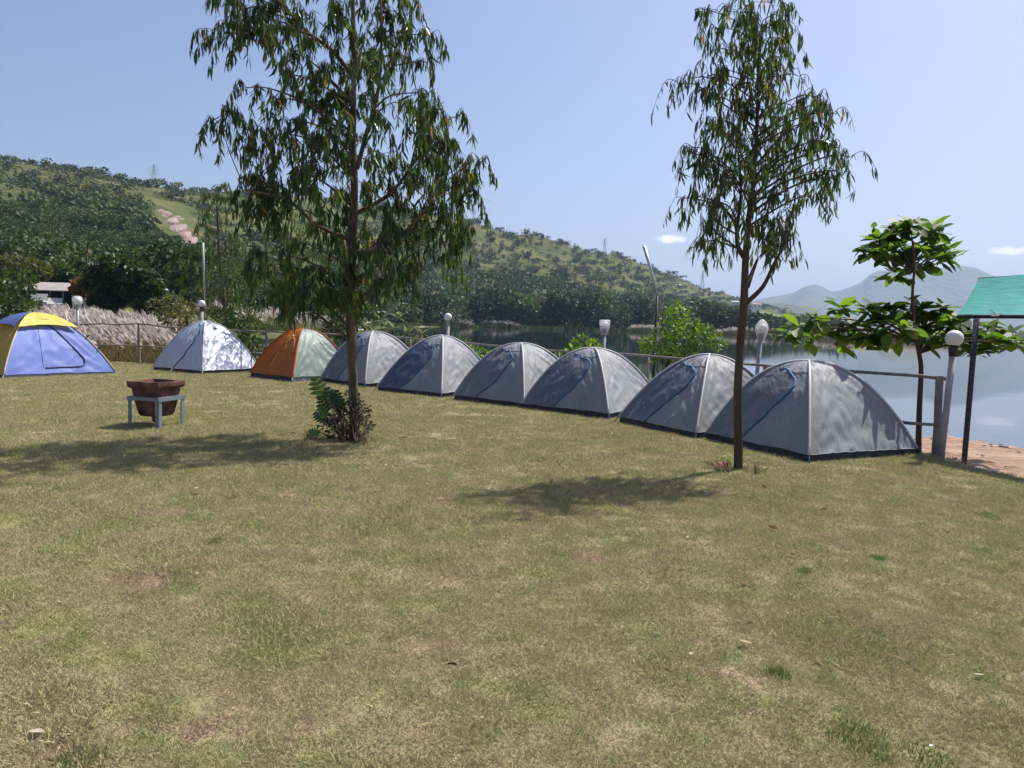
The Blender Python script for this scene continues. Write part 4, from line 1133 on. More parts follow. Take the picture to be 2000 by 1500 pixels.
frangipani()

# shrub round the foot of the big tree: split leaves at the left, purple-brown foliage at the right
def foot_shrub():
    d = 10.05
    bush('tree_foot_shrub', 'purple-brown small-leaved shrub wrapped round the foot of the big tree', 'shrub',
         lobes_px([(690, 800, 26), (675, 825, 26), (700, 835, 26), (660, 845, 22), (690, 860, 22), (708, 805, 18), (690, 775, 16), (715, 830, 14), (650, 820, 18), (672, 795, 18)], d, 1, .12, 3), 800, .048, PURPLE, 31, base=ground(688, 866), twig=.003)
    t = bush('tree_foot_plant', 'dark green split-leaf plant leaning left from the foot of the big tree', 'plant',
         lobes_px([(650, 800, 15), (640, 835, 17), (655, 850, 14)], d, 1, .1, 4), 380, .06, DARK, 32, base=ground(668, 866), twig=.003)
    m = leaf_mat('split_leaf', ((0, (.014, .034, .010)), (.6, (.03, .065, .014)), (1, (.08, .14, .022))), .3, .3)
    b = t.location; rnd = random.Random(5)
    ends = [(612, 735), (635, 755), (610, 805), (620, 790), (645, 765), (660, 760), (632, 815), (600, 840), (655, 785), (668, 772), (625, 775)]
    for (x, y) in ends:
        e = at(x + rnd.uniform(-4, 4), y, d + rnd.uniform(-.15, .15)) - b
        st = e * .62 + Vector((0, 0, .03))
        mb = MB(); mb.tube(smooth_path([Vector((0, 0, .05)), e * .4 + Vector((.05, 0, .02)), st], 3), [.008, .007, .006, .006, .005, .005, .004], 5); mb.build('stalk', BARK2, t, True)
        ax = (e - st).normalized(); L = (e - st).length * .95
        sd = ax.cross(Vector((rnd.uniform(-.3, .3), -1, rnd.uniform(.2, .8)))).normalized()
        v, f = [], []
        nl = 5
        for side in (-1, 1):                                   # lobed blade: fingers either side of a rib
            for k in range(nl):
                u = (k + .5) / nl; c = st + ax * L * u
                w = L * .42 * math.sin(math.pi * (.18 + .75 * u))
                tip = c + sd * side * w + ax * w * .45 + Vector((0, 0, -.15 * w))
                k0 = len(v); hw = L / nl * .46
                v += [c - ax * hw, c + ax * hw, (c + tip) / 2 + ax * hw * 1.1, tip, (c + tip) / 2 - ax * hw * .9]
                f.append((k0, k0 + 1, k0 + 2, k0 + 3, k0 + 4))
        for k in range(4):
            pass
        k0 = len(v); v += [st - sd * .008, st + sd * .008, st + ax * L * .98]; f.append((k0, k0 + 1, k0 + 2))
        link_mesh('leaf', mesh_of('leaf', v, f, m, False, [rnd.uniform(.1, 1)] * len(v)), t)
    # grassy tufts and dry seedlings beside it
    bush('weed_tuft', 'small green and rust weed tuft right of the big tree foot', 'weed', lobes_px([(712, 866, 9), (722, 862, 8), (733, 858, 9), (700, 870, 8)], 9.95, 1, .08, 5), 420, .05, OLIVE, 33, aspect=.2, base=ground(716, 872), twig=.0015)
    bush('weed_tuft', 'thin grassy weed tuft left of the big tree foot', 'weed', lobes_px([(612, 850, 12), (600, 855, 10), (625, 856, 10)], 10.2, 1, .08, 6), 120, .13, DARK, 34, aspect=.09, base=ground(614, 862), twig=.0015)
    bush('weed_tuft', 'low dry weed tuft right of the slender tree foot', 'weed', lobes_px([(1470, 918, 9), (1485, 922, 8), (1455, 925, 7)], 8.75, 1, .06, 7), 260, .045, OLIVE, 35, aspect=.2, base=ground(1468, 926), twig=.0015)
    t = bush('flowering_plant', 'small plant with pink flowers at the slender tree foot', 'plant', lobes_px([(1410, 912, 10), (1398, 915, 9), (1422, 914, 9), (1385, 914, 8)], 8.9, 1, .06, 8), 330, .045, MID, 36, aspect=.3, base=ground(1408, 922), twig=.0015)
    pk = surf('pink_petal', (.50, .06, .16), (.62, .12, .24), 30, .6)
    for (x, y) in ((1406, 905), (1413, 908), (1418, 905), (1403, 910), (1410, 912)):
        c = at(x, y, 8.78) - t.location; mb = MB()
        for j in range(6):
            a = j * 1.05; mb.add([c, c + Vector((math.cos(a - .5) * .02, math.sin(a - .5) * .02, .012)), c + Vector((math.cos(a) * .034, math.sin(a) * .034, .0)), c + Vector((math.cos(a + .5) * .02, math.sin(a + .5) * .02, .012))], [(0, 1, 2, 3)])
        mb.build('flower', pk, t)
foot_shrub()

# ------------------------------------------------------------------ middle distance at the left: trees, shed, vehicles, plume grass
def round_tree(name, label, px, d, base_y, lobes, per, leaf, m, seed, trunk_r=.25, bark=BARK2, forks=()):
    b = at(px, base_y, d)
    t = empty(name, b); tag(t, label, 'tree')
    rg = np.random.default_rng(seed); P, D, S, L, W, Vv = [], [], [], [], [], []
    tops = [at(x, y, d + rg.uniform(-1, 1) * r * d / F * .8) for x, y, r in lobes]
    cen = sum(tops, Vector()) / len(tops)
    fork = b.lerp(cen, .55)
    mb = MB(); mb.tube(local(t, smooth_path([b - Vector((0, 0, .3)), b.lerp(fork, .5) + Vector((.1, 0, 0)), fork], 4)), np.linspace(trunk_r, trunk_r * .6, 9), 8); mb.build('trunk', bark, t, True)
    for c, (x, y, r) in zip(tops, lobes):
        r = r * d / F
        mb = MB(); sp = smooth_path([fork, fork.lerp(c, .5) + Vector((0, 0, .1 * r)), c], 4); mb.tube(local(t, sp), np.linspace(trunk_r * .4, trunk_r * .12, len(sp)), 5); mb.build('branch', bark, t, True)
        q = rand_dirs(per) * (rg.uniform(.2, 1, per) ** .4)[:, None] * r; q[:, 2] *= .75
        P.append(np.array(c - b) + q); dd = q / (np.linalg.norm(q, axis=1, keepdims=True) + 1e-6) + rand_dirs(per) * .9; dd[:, 2] -= .2
        D.append(dd); S.append(rand_dirs(per)); l_ = leaf * rg.uniform(.6, 1.3, per); L.append(l_); W.append(l_ * .5); Vv.append(np.clip(rg.normal(.45, .25, per), 0, 1))
    link_mesh('crown', leaves_mesh('crown', np.concatenate(P), np.concatenate(D), np.concatenate(S), np.concatenate(L), np.concatenate(W), m, np.concatenate(Vv), .05), t)['kind'] = 'stuff'
    return t
round_tree('spreading_tree', 'dark spreading flat-topped tree behind the pale plume grass', 224, 78, 628,
           [(195, 535, 26), (225, 518, 28), (255, 528, 28), (285, 545, 24), (240, 555, 28), (270, 570, 24), (205, 562, 24), (185, 552, 20), (300, 565, 18), (225, 590, 16), (195, 590, 16)], 620, .55, DARK, 41, .42)
round_tree('leafy_tree', 'glossy green tree right behind the shed roof', 105, 100, 590, [(95, 535, 20), (118, 530, 20), (140, 545, 18), (110, 550, 20), (85, 552, 16), (130, 556, 16)], 480, .6, MID, 42, .3)
round_tree('leafy_tree', 'olive tree left of the shed', 45, 95, 610, [(20, 520, 26), (50, 522, 26), (75, 530, 20), (35, 545, 26), (10, 548, 24), (65, 552, 20), (30, 572, 22), (5, 575, 20)], 480, .55, OLIVE, 43, .3)
round_tree('leafy_tree', 'grey-green rounded tree right of the dark spreading tree', 290, 85, 628, [(275, 575, 22), (300, 580, 22), (320, 590, 20), (285, 600, 20), (310, 608, 18)], 480, .5, MID, 44, .25)
round_tree('leafy_tree', 'olive tree behind the bare dead trunk', 155, 110, 600, [(150, 510, 22), (175, 512, 20), (140, 525, 20), (190, 520, 18), (165, 530, 20)], 420, .6, OLIVE, 45, .3)
round_tree('rust_shrub_tree', 'rust-brown dying small tree beside the shed', 160, 84, 618, [(155, 555, 13), (168, 548, 12), (172, 562, 12), (150, 565, 11), (163, 572, 12)], 260, .38, RUST, 46, .12)
def dead_tree():
    d = 80; b = at(178, 622, d); t = empty('dead_tree', b); tag(t, 'bare dead tree with dark forked branches left of the spreading tree', 'tree')
    def br(pts, r0, r1, nm):
        mb = MB(); sp = smooth_path([at(x, y, d) - b for x, y in pts], 4); mb.tube(sp, np.linspace(r0, r1, len(sp)), 6); mb.build(nm, BARK2, t, True)
    br([(178, 622), (178, 580), (174, 545), (170, 515), (168, 495)], .24, .09, 'trunk')
    br([(168, 495), (164, 485), (161, 482)], .09, .03, 'branch'); br([(168, 497), (172, 482), (176, 474)], .08, .02, 'branch'); br([(177, 570), (190, 545), (198, 525), (205, 512)], .15, .05, 'branch'); br([(175, 540), (181, 528), (188, 526)], .07, .02, 'branch')
dead_tree()
def shed():
    d = 88
    a, b_ = at(45, 600, d), at(146, 600, d); zb = min(a.z, b_.z) - .3; zt = at(95, 566, d).z
    t = empty('shed', ((a.x + b_.x) / 2, d, zb)); tag(t, 'open-fronted shed with pale sheet roof and dark walls', 'shed')
    w = (b_.x - a.x); h = zt - zb
    wall = surf('shed_wall', (.045, .055, .075), (.085, .095, .12), .8, .8); roof = surf('shed_roof_sheet', (.27, .24, .22), (.36, .33, .31), .6, .7, .3, 3)
    mb = MB(); mb.box((0, 3.2, h / 2), (w, .15, h)); mb.build('wall', wall, t)
    for s in (-1, 1):
        mb = MB(); mb.box((s * (w / 2 - .08), 1.6, h / 2), (.15, 3.1, h)); mb.build('wall', wall, t)
    for q in (-.48, .05, .30, .48):
        mb = MB(); mb.box((q * w, -.2, h / 2), (.12, .12, h)); mb.build('post', WOOD, t)
    mb = MB(); rt = Matrix.Rotation(R(13), 3, 'X'); mb.box((0, 1.5, h + .42), (w + .7, 4.6, .07), rt)
    ro = mb.build('roof', roof, t)
    mb = MB()
    for k in range(24):
        mb.box(rt @ Vector(((k / 23 - .5) * (w + .6), 0, .05)) + Vector((0, 1.5, h + .42)), (.06, 4.6, .03), rt)
    mb.build('roof_rib', roof, ro)
    white = surf('white_vehicle_paint', (.40, .40, .40), (.48, .48, .47), 2, .35); glass = surf('dark_glass', (.02, .03, .04), (.05, .06, .07), 2, .15)
    def vehicle(name, label, cat, px, dd, L, W, Hh, prof, wins):
        c = at(px, 598, dd); o = empty(name, (c.x, c.y, zb + .05), R(-62)); tag(o, label, cat)
        n = len(prof); v = [(x * L, s * W / 2, z * Hh) for s in (-1, 1) for x, z in prof]
        f = [tuple(range(n - 1, -1, -1)), tuple(range(n, 2 * n))] + [(i, (i + 1) % n, n + (i + 1) % n, n + i) for i in range(n)]
        link_mesh('body', mesh_of('body', v, f, white), o)
        for (x0, x1, z0, z1) in wins:
            for s in (-1, 1):
                mb = MB(); mb.box(((x0 + x1) / 2 * L, s * (W / 2 + .006), (z0 + z1) / 2 * Hh), ((x1 - x0) * L, .02, (z1 - z0) * Hh)); mb.build('side_window', glass, o)
        for x in (-.32, .32):
            for s in (-1, 1):
                mb = MB(); mb.tube([(x * L, s * (W / 2 - .2), .32), (x * L, s * (W / 2 + .02), .32)], .32, 14); mb.build('wheel', DARKM, o)
    vehicle('white_van', 'white boxy van parked under the shed roof', 'van', 78, 86.5, 3.6, 1.55, 1.8, [(-.5, .15), (.5, .15), (.5, .5), (.42, .58), (.34, 1), (-.5, 1)], [(.12, .32, .58, .9), (-.2, .08, .58, .9)])
    vehicle('white_car', 'white car parked right of the van in the shed', 'car', 108, 87.5, 3.5, 1.5, 1.4, [(-.5, .2), (.5, .2), (.5, .52), (.25, .6), (.12, 1), (-.3, 1), (-.46, .6), (-.5, .58)], [(-.1, .14, .64, .92), (-.32, -.13, .64, .92)])
shed()

def plumes():
    """dry plume grass: stalks with soft pale feather heads, leaning left with the wind"""
    head = leaf_mat('pale_plume', ((0, (.44, .37, .32)), (.5, (.58, .51, .46)), (1, (.70, .64, .59))), .4, .8, (1, 1, 1), .1)
    stalk = leaf_mat('dry_stalk', ((0, (.11, .085, .035)), (.6, (.19, .15, .06)), (1, (.26, .21, .10))), .3, .8, (1, 1, .8), .1)
    def patch(spots, hgt, label, hn, hl, hw, leafy, seed):
        rg = np.random.default_rng(seed); P, D, S, L, W, V = [], [], [], [], [], []; P2, D2, S2, L2, W2, V2 = [], [], [], [], [], []
        for (x, y, z, k) in spots:
            h = hgt * rg.uniform(.75, 1.15) * k
            lean = np.array([-.42 + rg.normal() * .30, rg.normal() * .2, 1.0]); lean /= np.linalg.norm(lean)
            b = np.array([x, y, z]); top = b + lean * h * .62
            P2.append(b); D2.append(lean); S2.append(rand_dirs(1)[0]); L2.append(h * .8); W2.append(.03 * k); V2.append(rg.uniform())
            for _ in range(leafy):
                dd = np.array([rg.normal() * .55, rg.normal() * .55, 1]); P2.append(b + rg.normal(size=3) * [.25, .25, 0]); D2.append(dd); S2.append(rand_dirs(1)[0]); L2.append(h * rg.uniform(.4, .75)); W2.append(.035 * k); V2.append(rg.uniform())
            hd = lean + np.array([-.45, 0, -.1])
            for _ in range(hn):
                P.append(top + rg.normal(size=3) * .04 * k + lean * rg.uniform(-.05, .28) * hl); D.append(hd + rand_dirs(1)[0] * .22); S.append(rand_dirs(1)[0]); L.append(hl * k * rg.uniform(.5, 1)); W.append(hw * k * rg.uniform(.5, 1)); V.append(rg.uniform())
        t = link_mesh('plume_grass', leaves_mesh('plume_grass', P, D, S, L, W, head, V, .1)); tag(t, label, None, kind='stuff')
        s = link_mesh('stalk', leaves_mesh('stalk', P2, D2, S2, L2, W2, stalk, V2, .12), t); s['kind'] = 'stuff'
    rg = np.random.default_rng(77); sp = []
    for _ in range(800):
        px = rg.uniform(95, 420); r = rg.uniform(29, 58)
        if px > 330 and rg.uniform() < .5: continue
        k = 1.0 if r > 34 else .8
        x, y = land_xy(px, r); sp.append((x, y, land_z(px, r), k))
    patch(sp, 2.0, 'tall pale plume grass swaying beyond the fence at left', 11, .70, .11, 7, 78)
    sp = []
    for _ in range(900):                                        # brown bank grass right behind the fence
        px = rg.uniform(-60, 480); r = rg.uniform(24.6, 33); x, y = land_xy(px, r); sp.append((x, y, land_z(px, r), .6))
    t = None
    P2, D2, S2, L2, W2, V2 = [], [], [], [], [], []
    for (x, y, z, k) in sp:
        for _ in range(14):
            P2.append((x + rg.normal() * .25, y + rg.normal() * .25, z)); D2.append((rg.normal() * .45, rg.normal() * .45, 1)); S2.append(rand_dirs(1)[0]); L2.append(rg.uniform(.25, .8)); W2.append(.022); V2.append(rg.uniform())
    o = link_mesh('dry_grass', leaves_mesh('dry_grass', P2, D2, S2, L2, W2, stalk, V2, .12)); tag(o, 'brown dry grass bank just behind the fence at left', None, kind='stuff')
    def strip(segs, n, hgt, label, seed, w):
        rg = np.random.default_rng(seed); sp = []
        for (x0, x1, r0, r1) in segs:
            for _ in range(int(n * (x1 - x0) / 100)):
                px = rg.uniform(x0, x1); r = rg.uniform(r0, r1); edge = min(px - x0, x1 - px) / (x1 - x0) * 2
                x, y = land_xy(px, r); sp.append((x, y, max(land_z(px, r), LAKE_Z), (.5 + .5 * min(1, edge * 2.5)) * w))
        patch(sp, hgt, label, 7, .9, .30, 3, seed)
    strip([(385, 520, 128, 170), (500, 650, 150, 205)], 420, 1.7, 'pale plume grass on the low spit left of the lake', 81, 1.3)
    strip([(845, 925, 402, 414), (935, 1015, 414, 424), (1225, 1300, 424, 434), (1395, 1560, 398, 420), (1540, 1990, 328, 344)], 260, 2.3, 'pale plume grass fringing the far lake shore', 82, 2.0)
plumes()
def reeds():
    m = leaf_mat('shore_reed', ((0, (.045, .06, .022)), (.5, (.09, .105, .04)), (1, (.16, .15, .07))), .3, .7, (1, 1.1, .7), .1)
    rg = np.random.default_rng(55); P, D, L, W = [], [], [], []
    for _ in range(9000):
        px = rg.uniform(470, 2050); r0 = np.interp(px, [470, 560, 650, 780, 900, 1050, 1300, 1400, 1480, 1570, 1700, 2100], [104, 125, 147, 312, 402, 418, 420, 412, 400, 382, 327, 318])
        r = r0 + abs(rg.normal()) * r0 * .03; x, y = land_xy(px, r); k = r / 420
        P.append((x, y, max(land_z(px, r), LAKE_Z) - .05)); D.append((rg.normal() * .35, rg.normal() * .35, 1)); L.append(rg.uniform(.8, 2.6) * max(.5, k)); W.append(rg.uniform(.4, .9) * k)
    n = len(P)
    tag(link_mesh('shore_reeds', leaves_mesh('shore_reeds', P, D, rand_dirs(n), L, W, m, rg.uniform(0, 1, n), .1)), 'olive reeds and scrub lining the far water edge', None, kind='stuff')
reeds()

# ------------------------------------------------------------------ far trees
FAR = [leaf_mat('far_leaf_' + nme, st, .2, .6, (1.2, 1.3, .7), .2) for nme, st in (
    ('dark', ((0, (0.025, 0.045, 0.019)), (.5, (0.043, 0.069, 0.027)), (1, (0.069, 0.098, 0.037)))),
    ('mid', ((0, (0.037, 0.062, 0.022)), (.5, (0.065, 0.098, 0.033)), (1, (0.106, 0.138, 0.048)))),
    ('olive', ((0, (0.056, 0.073, 0.027)), (.5, (0.094, 0.112, 0.043)), (1, (0.150, 0.163, 0.062)))),
    ('bright', ((0, (0.056, 0.100, 0.025)), (.5, (0.094, 0.150, 0.037)), (1, (0.150, 0.213, 0.056)))))]
def far_tree_arrays(seed, n, shape):
    """unit tree, 1 m tall: lumpy crown of leaf clumps over a short trunk"""
    rg = np.random.default_rng(seed)
    if shape == 'round': lobes = [((rg.normal() * .17, rg.normal() * .17, rg.uniform(.38, .80)), rg.uniform(.15, .26)) for _ in range(9)]
    elif shape == 'tall': lobes = [((rg.normal() * .07, rg.normal() * .07, z), .17 - .09 * abs(z - .5)) for z in np.linspace(.25, .92, 8)]
    elif shape == 'flat': lobes = [((rg.normal() * .30, rg.normal() * .30, rg.uniform(.62, .85)), rg.uniform(.13, .2)) for _ in range(10)]
    else: lobes = [((rg.normal() * .28, rg.normal() * .28, rg.uniform(.25, .65)), rg.uniform(.2, .34)) for _ in range(9)]
    P, D = [], []
    for c, r in lobes:
        k = n // len(lobes); q = rand_dirs(k) * (rg.uniform(.45, 1, k) ** .5)[:, None] * r; q[:, 2] *= .8
        P.append(np.array(c) + q); D.append(q / r + rand_dirs(k) * .7)
    P, D = np.concatenate(P), np.concatenate(D); k = len(P)
    return P, D, rand_dirs(k), rg.uniform(.07, .13, k) * (1 if n > 250 else 1.5), np.clip(rg.normal(.45, .22, k), 0, 1)
def far_mesh(seed, n, shape, m, ls=1.0):
    P, D, S, L, V = far_tree_arrays(seed, n, shape); L = L * ls
    P2 = np.concatenate([P, [[0, 0, -.06]] * 3]); D2 = np.concatenate([D, [[.03, 0, 1], [-.02, .02, 1], [0, -.03, 1]]]); S2 = np.concatenate([S, rand_dirs(3)])
    return leaves_mesh('tree_mesh', P2, D2, S2, np.concatenate([L, [.6] * 3]), np.concatenate([L * .75, [.06] * 3]), m, np.concatenate([V, [0] * 3]), .05)
KINDS = [('round', 0), ('round', 1), ('bushy', 0), ('bushy', 1), ('bushy', 2), ('flat', 1), ('round', 3), ('tall', 2), ('tall', 0)]
FARM = [far_mesh(100 + i, 520, s, FAR[c]) for i, (s, c) in enumerate(KINDS)]
NEARM = [far_mesh(200 + i, 2600, s_, FAR[c], .5) for i, (s_, c) in enumerate(KINDS)]
def place_far(name, label, cat, group, px, r, h, k, wide=1.0, z=None):
    x, y = land_xy(px, r)
    o = link_mesh(name, (NEARM if r < 300 else FARM)[k]); o.location = (x, y, land_z(px, r) - .02 * h if z is None else z)
    o.scale = (h * wide, h * wide, h); o.rotation_euler = (0, 0, random.uniform(0, 6.28))
    return tag(o, label, cat, group)
def far_trees():
    rnd = random.Random(99); rg = np.random.default_rng(99)
    # the row along the far shore, big enough to tell apart
    G = 'trees along the far lake shore'
    row = [(830, 62, 0), (850, 45, 2), (868, 70, 1), (888, 50, 4), (905, 40, 3), (925, 62, 0), (940, 48, 2), (958, 75, 0), (985, 60, 1), (1018, 62, 6), (1045, 48, 2), (1062, 50, 7), (1080, 56, 8), (1098, 70, 0), (1120, 52, 1),
           (1142, 72, 0), (1160, 62, 6), (1180, 40, 3), (1205, 34, 3), (1228, 50, 2), (1245, 62, 0), (1268, 44, 3), (1295, 40, 2), (1318, 56, 0), (1345, 54, 1), (1372, 58, 8), (1392, 54, 7), (1412, 46, 0), (1432, 48, 7), (1455, 46, 2),
           (1475, 44, 0), (1492, 40, 1), (1512, 40, 2), (1540, 34, 3), (1565, 30, 2)]
    for i, (px, hp, k) in enumerate(row):
        r = np.interp(px, [800, 900, 1050, 1300, 1400, 1480, 1570, 1700], [330, 414, 434, 434, 424, 412, 394, 340]) + rnd.uniform(0, 12)
        lab = {0: 'dark rounded', 1: 'green rounded', 2: 'low bushy dark', 3: 'low bushy green', 4: 'low bushy olive', 5: 'flat-topped', 6: 'bright green rounded', 7: 'slender olive', 8: 'slender dark'}[k] + ' tree on the far shore, ' + ('%d%s from the left in the lakeside row' % (i + 1, {1: 'st', 2: 'nd', 3: 'rd'}.get((i + 1) % 10 if (i + 1) not in (11, 12, 13) else 0, 'th')))
        place_far('shore_tree', lab, 'tree', G, px, r, hp * r / F * 1.12, k, rnd.uniform(.95, 1.3) if k not in (7, 8) else 1.3)
    # lone trees on the skyline at the left
    sk = [(22, 329, 17, 5, 600, 'lone umbrella-shaped tree on the hilltop skyline, leftmost'), (64, 346, 26, 0, 560, 'broad dark tree clump on the skyline right of the lone umbrella tree'), (118, 343, 13, 1, 610, 'small tree on the skyline between two larger ones'),
          (192, 364, 27, 5, 600, 'spreading flat-crowned tree standing out on the skyline'), (262, 384, 28, 0, 600, 'dark tree on the skyline left of the lattice pylon'), (142, 403, 14, 2, 480, 'dark round bush alone on the open grass slope')]
    for px, y, hp, k, r, lab in sk:
        o = place_far('hill_tree', lab, 'tree', None, px, r, hp * r / F * 1.2, k, 1.25, z=hz(px, y, r) - .5)
    # the wooded hillside
    cand = []
    tries = 0
    while len(cand) < 3600 and tries < 60000:
        tries += 1
        px = rg.uniform(-80, 1640); 
        rf = np.interp(px, [0, 300, 480, 650, 780, 900, 1200, 1400, 1570], [105, 115, 190, 225, 340, 430, 450, 440, 415])
        rt = np.interp(px, [0, 300, 480, 650, 780, 900, 1050, 1200, 1300, 1400, 1480, 1570], [600, 650, 720, 820, 900, 960, 1060, 1210, 1320, 1460, 1600, 1700])
        u = rg.uniform() ** 1.15; r = rf + (rt * 1.01 - rf) * u
        if 1478 < px < 1560 and .28 < u < .75: continue                    # the open green field
        x, y = land_xy(px, r)
        nz = mnoise.noise(Vector((x / 70, y / 70, 2))) * .75 + mnoise.noise(Vector((x / 24, y / 24, 7))) * .5
        left = px < 700
        cover = (max(.36, 1.2 - 1.9 * u) if left else 1.3 - .50 * u) + nz * 1.1
        if u > .88 and left: cover = .05 + nz * .5
        elif u > .93: cover = .55 + nz                                        # a ragged line of trees on the crest
        yb = H(px) - (land_z(px, r) - CAM_Z) * F / r
        if 290 < px < 400:                                                   # the bare rock slab
            q = min(1, max(0, ((px - 312) * 66 + (yb - 8 - 412) * 78) / (66 ** 2 + 78 ** 2)))
            if math.hypot(px - 312 - 66 * q, yb - 8 - 412 - 78 * q) < 27: continue
        if rg.uniform() > cover: continue
        h = (rg.uniform(2.2, 5) if rg.uniform() < .35 else rg.uniform(5, 10.5)) * (1.0 if u < .5 else .75) * (1.25 if not left else 1) * (.8 if rg.uniform() < .3 else 1)
        cand.append((h / r, px, r, h, u))
    cand.sort(reverse=True)
    G = 'trees scattered over the wooded hillside'
    for s, px, r, h, u in cand[:300]:
        k = rnd.choice([0, 1, 1, 3, 3, 4, 2, 4, 1, 5] if u < .5 else [2, 3, 4, 3, 1])
        lab = 'one of the dark green trees on the wooded hillside' if k in (0, 2) else 'one of the mid-green and olive trees on the wooded hillside'
        place_far('hillside_tree', lab, 'tree', G, px, r, h, k, rnd.uniform(1.0, 1.45))
    low = [far_tree_arrays(300 + i, 120, s) for i, s in enumerate(('round', 'bushy', 'bushy', 'flat'))]
    for mi in range(3):
        P, D, S, L, W, V = [], [], [], [], [], []
        for j, (s, px, r, h, u) in enumerate(cand[300:]):
            if j % 3 != mi: continue
            a = low[rnd.randint(0, 3)]; x, y = land_xy(px, r); w = rnd.uniform(1.0, 1.5)
            P.append(a[0] * [h * w, h * w, h] + [x, y, land_z(px, r) - .1 * h]); D.append(a[1]); S.append(a[2]); L.append(a[3] * h * 1.25); W.append(a[3] * h * 1.0); V.append(a[4])
        o = link_mesh('woodland', leaves_mesh('woodland', np.concatenate(P), np.concatenate(D), np.concatenate(S), np.concatenate(L), np.concatenate(W), FAR[mi], np.concatenate(V), .05))
        tag(o, ['dark', 'mid green', 'olive'][mi] + ' distant woodland and scrub covering the upper hillside', None, kind='stuff')
far_trees()
def banana_clump():
    x, y = land_xy(952, 438); t = empty('banana_clump', (x, y, land_z(952, 438))); tag(t, 'spiky banana plants at the far water edge', 'plant')
    rg = np.random.default_rng(5); P, D, S, L, W, V = [], [], [], [], [], []
    for _ in range(16):
        c = np.array([rg.normal() * 4.5, rg.normal() * 1.5, rg.uniform(1.5, 3.5)])
        for k in range(8):
            a = k * .8 + rg.uniform(); P.append(c); D.append((math.cos(a), math.sin(a), rg.uniform(-.2, 1.1))); S.append((-math.sin(a), math.cos(a), 0)); L.append(rg.uniform(2, 3.4)); W.append(.7); V.append(rg.uniform())
    link_mesh('foliage', leaves_mesh('foliage', P, D, S, L, W, FAR[1], V, .02), t)['kind'] = 'stuff'
banana_clump()

def rock_slab():
    """bare pinkish rock sheet breaking through the left hillside"""
    m = surf('bare_rock', (.17, .115, .10), (.36, .28, .25), .12, .9, .8, .6, detail=9, dist=1)
    rnd = random.Random(8)
    t = empty('rock_outcrop', (*land_xy(345, 450), land_z(345, 450))); tag(t, 'bare pinkish rock slabs exposed on the left hillside', 'rock')
    b = t.location
    for (px, y0, w, h) in [(322, 425, 12, 16), (333, 438, 14, 18), (345, 452, 16, 20), (356, 464, 16, 18), (367, 476, 16, 16), (374, 486, 12, 9), (340, 468, 9, 10), (352, 480, 10, 9), (352, 432, 7, 6), (345, 428, 7, 6), (312, 416, 8, 8), (104, 405, 10, 6), (130, 416, 16, 6), (215, 432, 14, 5)]:
        # walk out along the sight column until the slope is met at that pixel row
        r = min(np.arange(200, 660, 3), key=lambda q: abs(hz(px, y0, q) - land_z(px, q)))
        c = Vector((*land_xy(px, r), land_z(px, r))); sx, sz = w * r / F * 1.3, h * r / F * 1.25
        v, f = [], []
        for i in range(9):
            for j in range(13):
                th = math.pi * i / 8; ph = 2 * math.pi * j / 12
                p = Vector((math.sin(th) * math.cos(ph) * sx * .75, math.sin(th) * math.sin(ph) * sz * 1.1, math.cos(th) * sz * .42))
                p.z += p.y * .38
                p *= 1 + .30 * mnoise.noise(p * .25 + Vector((px, 0, 0)))
                v.append(p + c - b)
        for i in range(8):
            for j in range(12): f.append((i * 13 + j, (i + 1) * 13 + j, (i + 1) * 13 + j + 1, i * 13 + j + 1))
        link_mesh('slab', mesh_of('slab', v, f, m), t)
rock_slab()

def field():
    m = surf('green_field_grass', (.075, .125, .035), (.105, .15, .045), .03, .95)
    v, f = [], []
    for i in range(11):
        for j in range(13):
            px = 1476 + (1522 + 40 * j / 12 * 0 - 1476) * i / 10 + (1 - j / 12) * (i / 10) * 42; r = 620 + 620 * j / 12
            x, y = land_xy(px, r); v.append((x, y, land_z(px, r) + 1.2))
    for i in range(10):
        for j in range(12):
            a = i * 13 + j; f.append((a, a + 13, a + 14, a + 1))
    tag(link_mesh('field', mesh_of('field', v, f, m, True)), 'smooth green field on the far slope', None, kind='structure')
field()

def pylon(label, px, top, base, d, w):
    b = at(px, base + 3, d); t_ = at(px, top, d); Hh = t_.z - b.z
    t = empty('power_pylon', b); tag(t, label, 'pylon', 'lattice pylons along the ridge')
    m = surf('galvanised_lattice', (.30, .31, .33), (.38, .39, .41), 1, .5, metal=.3); r = .16 * d / 900
    mb = MB()
    ws = lambda u: w / 2 * (1 - u) ** 1.25 + .25
    lv = np.linspace(0, 1, 9)
    for sx in (-1, 1):
        for sy in (-1, 1): mb.tube([(sx * ws(u), sy * ws(u), u * Hh) for u in lv], r, 4)
    for a, c in zip(lv[:-1], lv[1:]):
        for s in (-1, 1):
            mb.tube([(-ws(a), s * ws(a), a * Hh), (ws(c), s * ws(c), c * Hh)], r * .6, 3); mb.tube([(ws(a), s * ws(a), a * Hh), (-ws(c), s * ws(c), c * Hh)], r * .6, 3)
    mb.build('lattice_tower', m, t)
    for u in (.70, .80, .91):
        mb = MB(); L = w * (.62 if u < .9 else .5); z = u * Hh
        mb.tube([(-L, 0, z), (L, 0, z)], r * .8, 4); mb.tube([(-L, 0, z), (0, 0, z + .06 * Hh)], r * .6, 3); mb.tube([(L, 0, z), (0, 0, z + .06 * Hh)], r * .6, 3); mb.build('cross_arm', m, t)
pylon('lattice pylon on the left skyline', 301, 321, 376, 800, 9)
pylon('lattice pylon on the ridge above the middle of the lake', 1180, 465, 500, 1500, 9)
pylon('lattice pylon low on the ridge just left of the slender tree', 1371, 527, 566, 1700, 10)
pylon('lattice pylon peeking beside the right edge of the big tree crown', 925, 405, 446, 1200, 9)

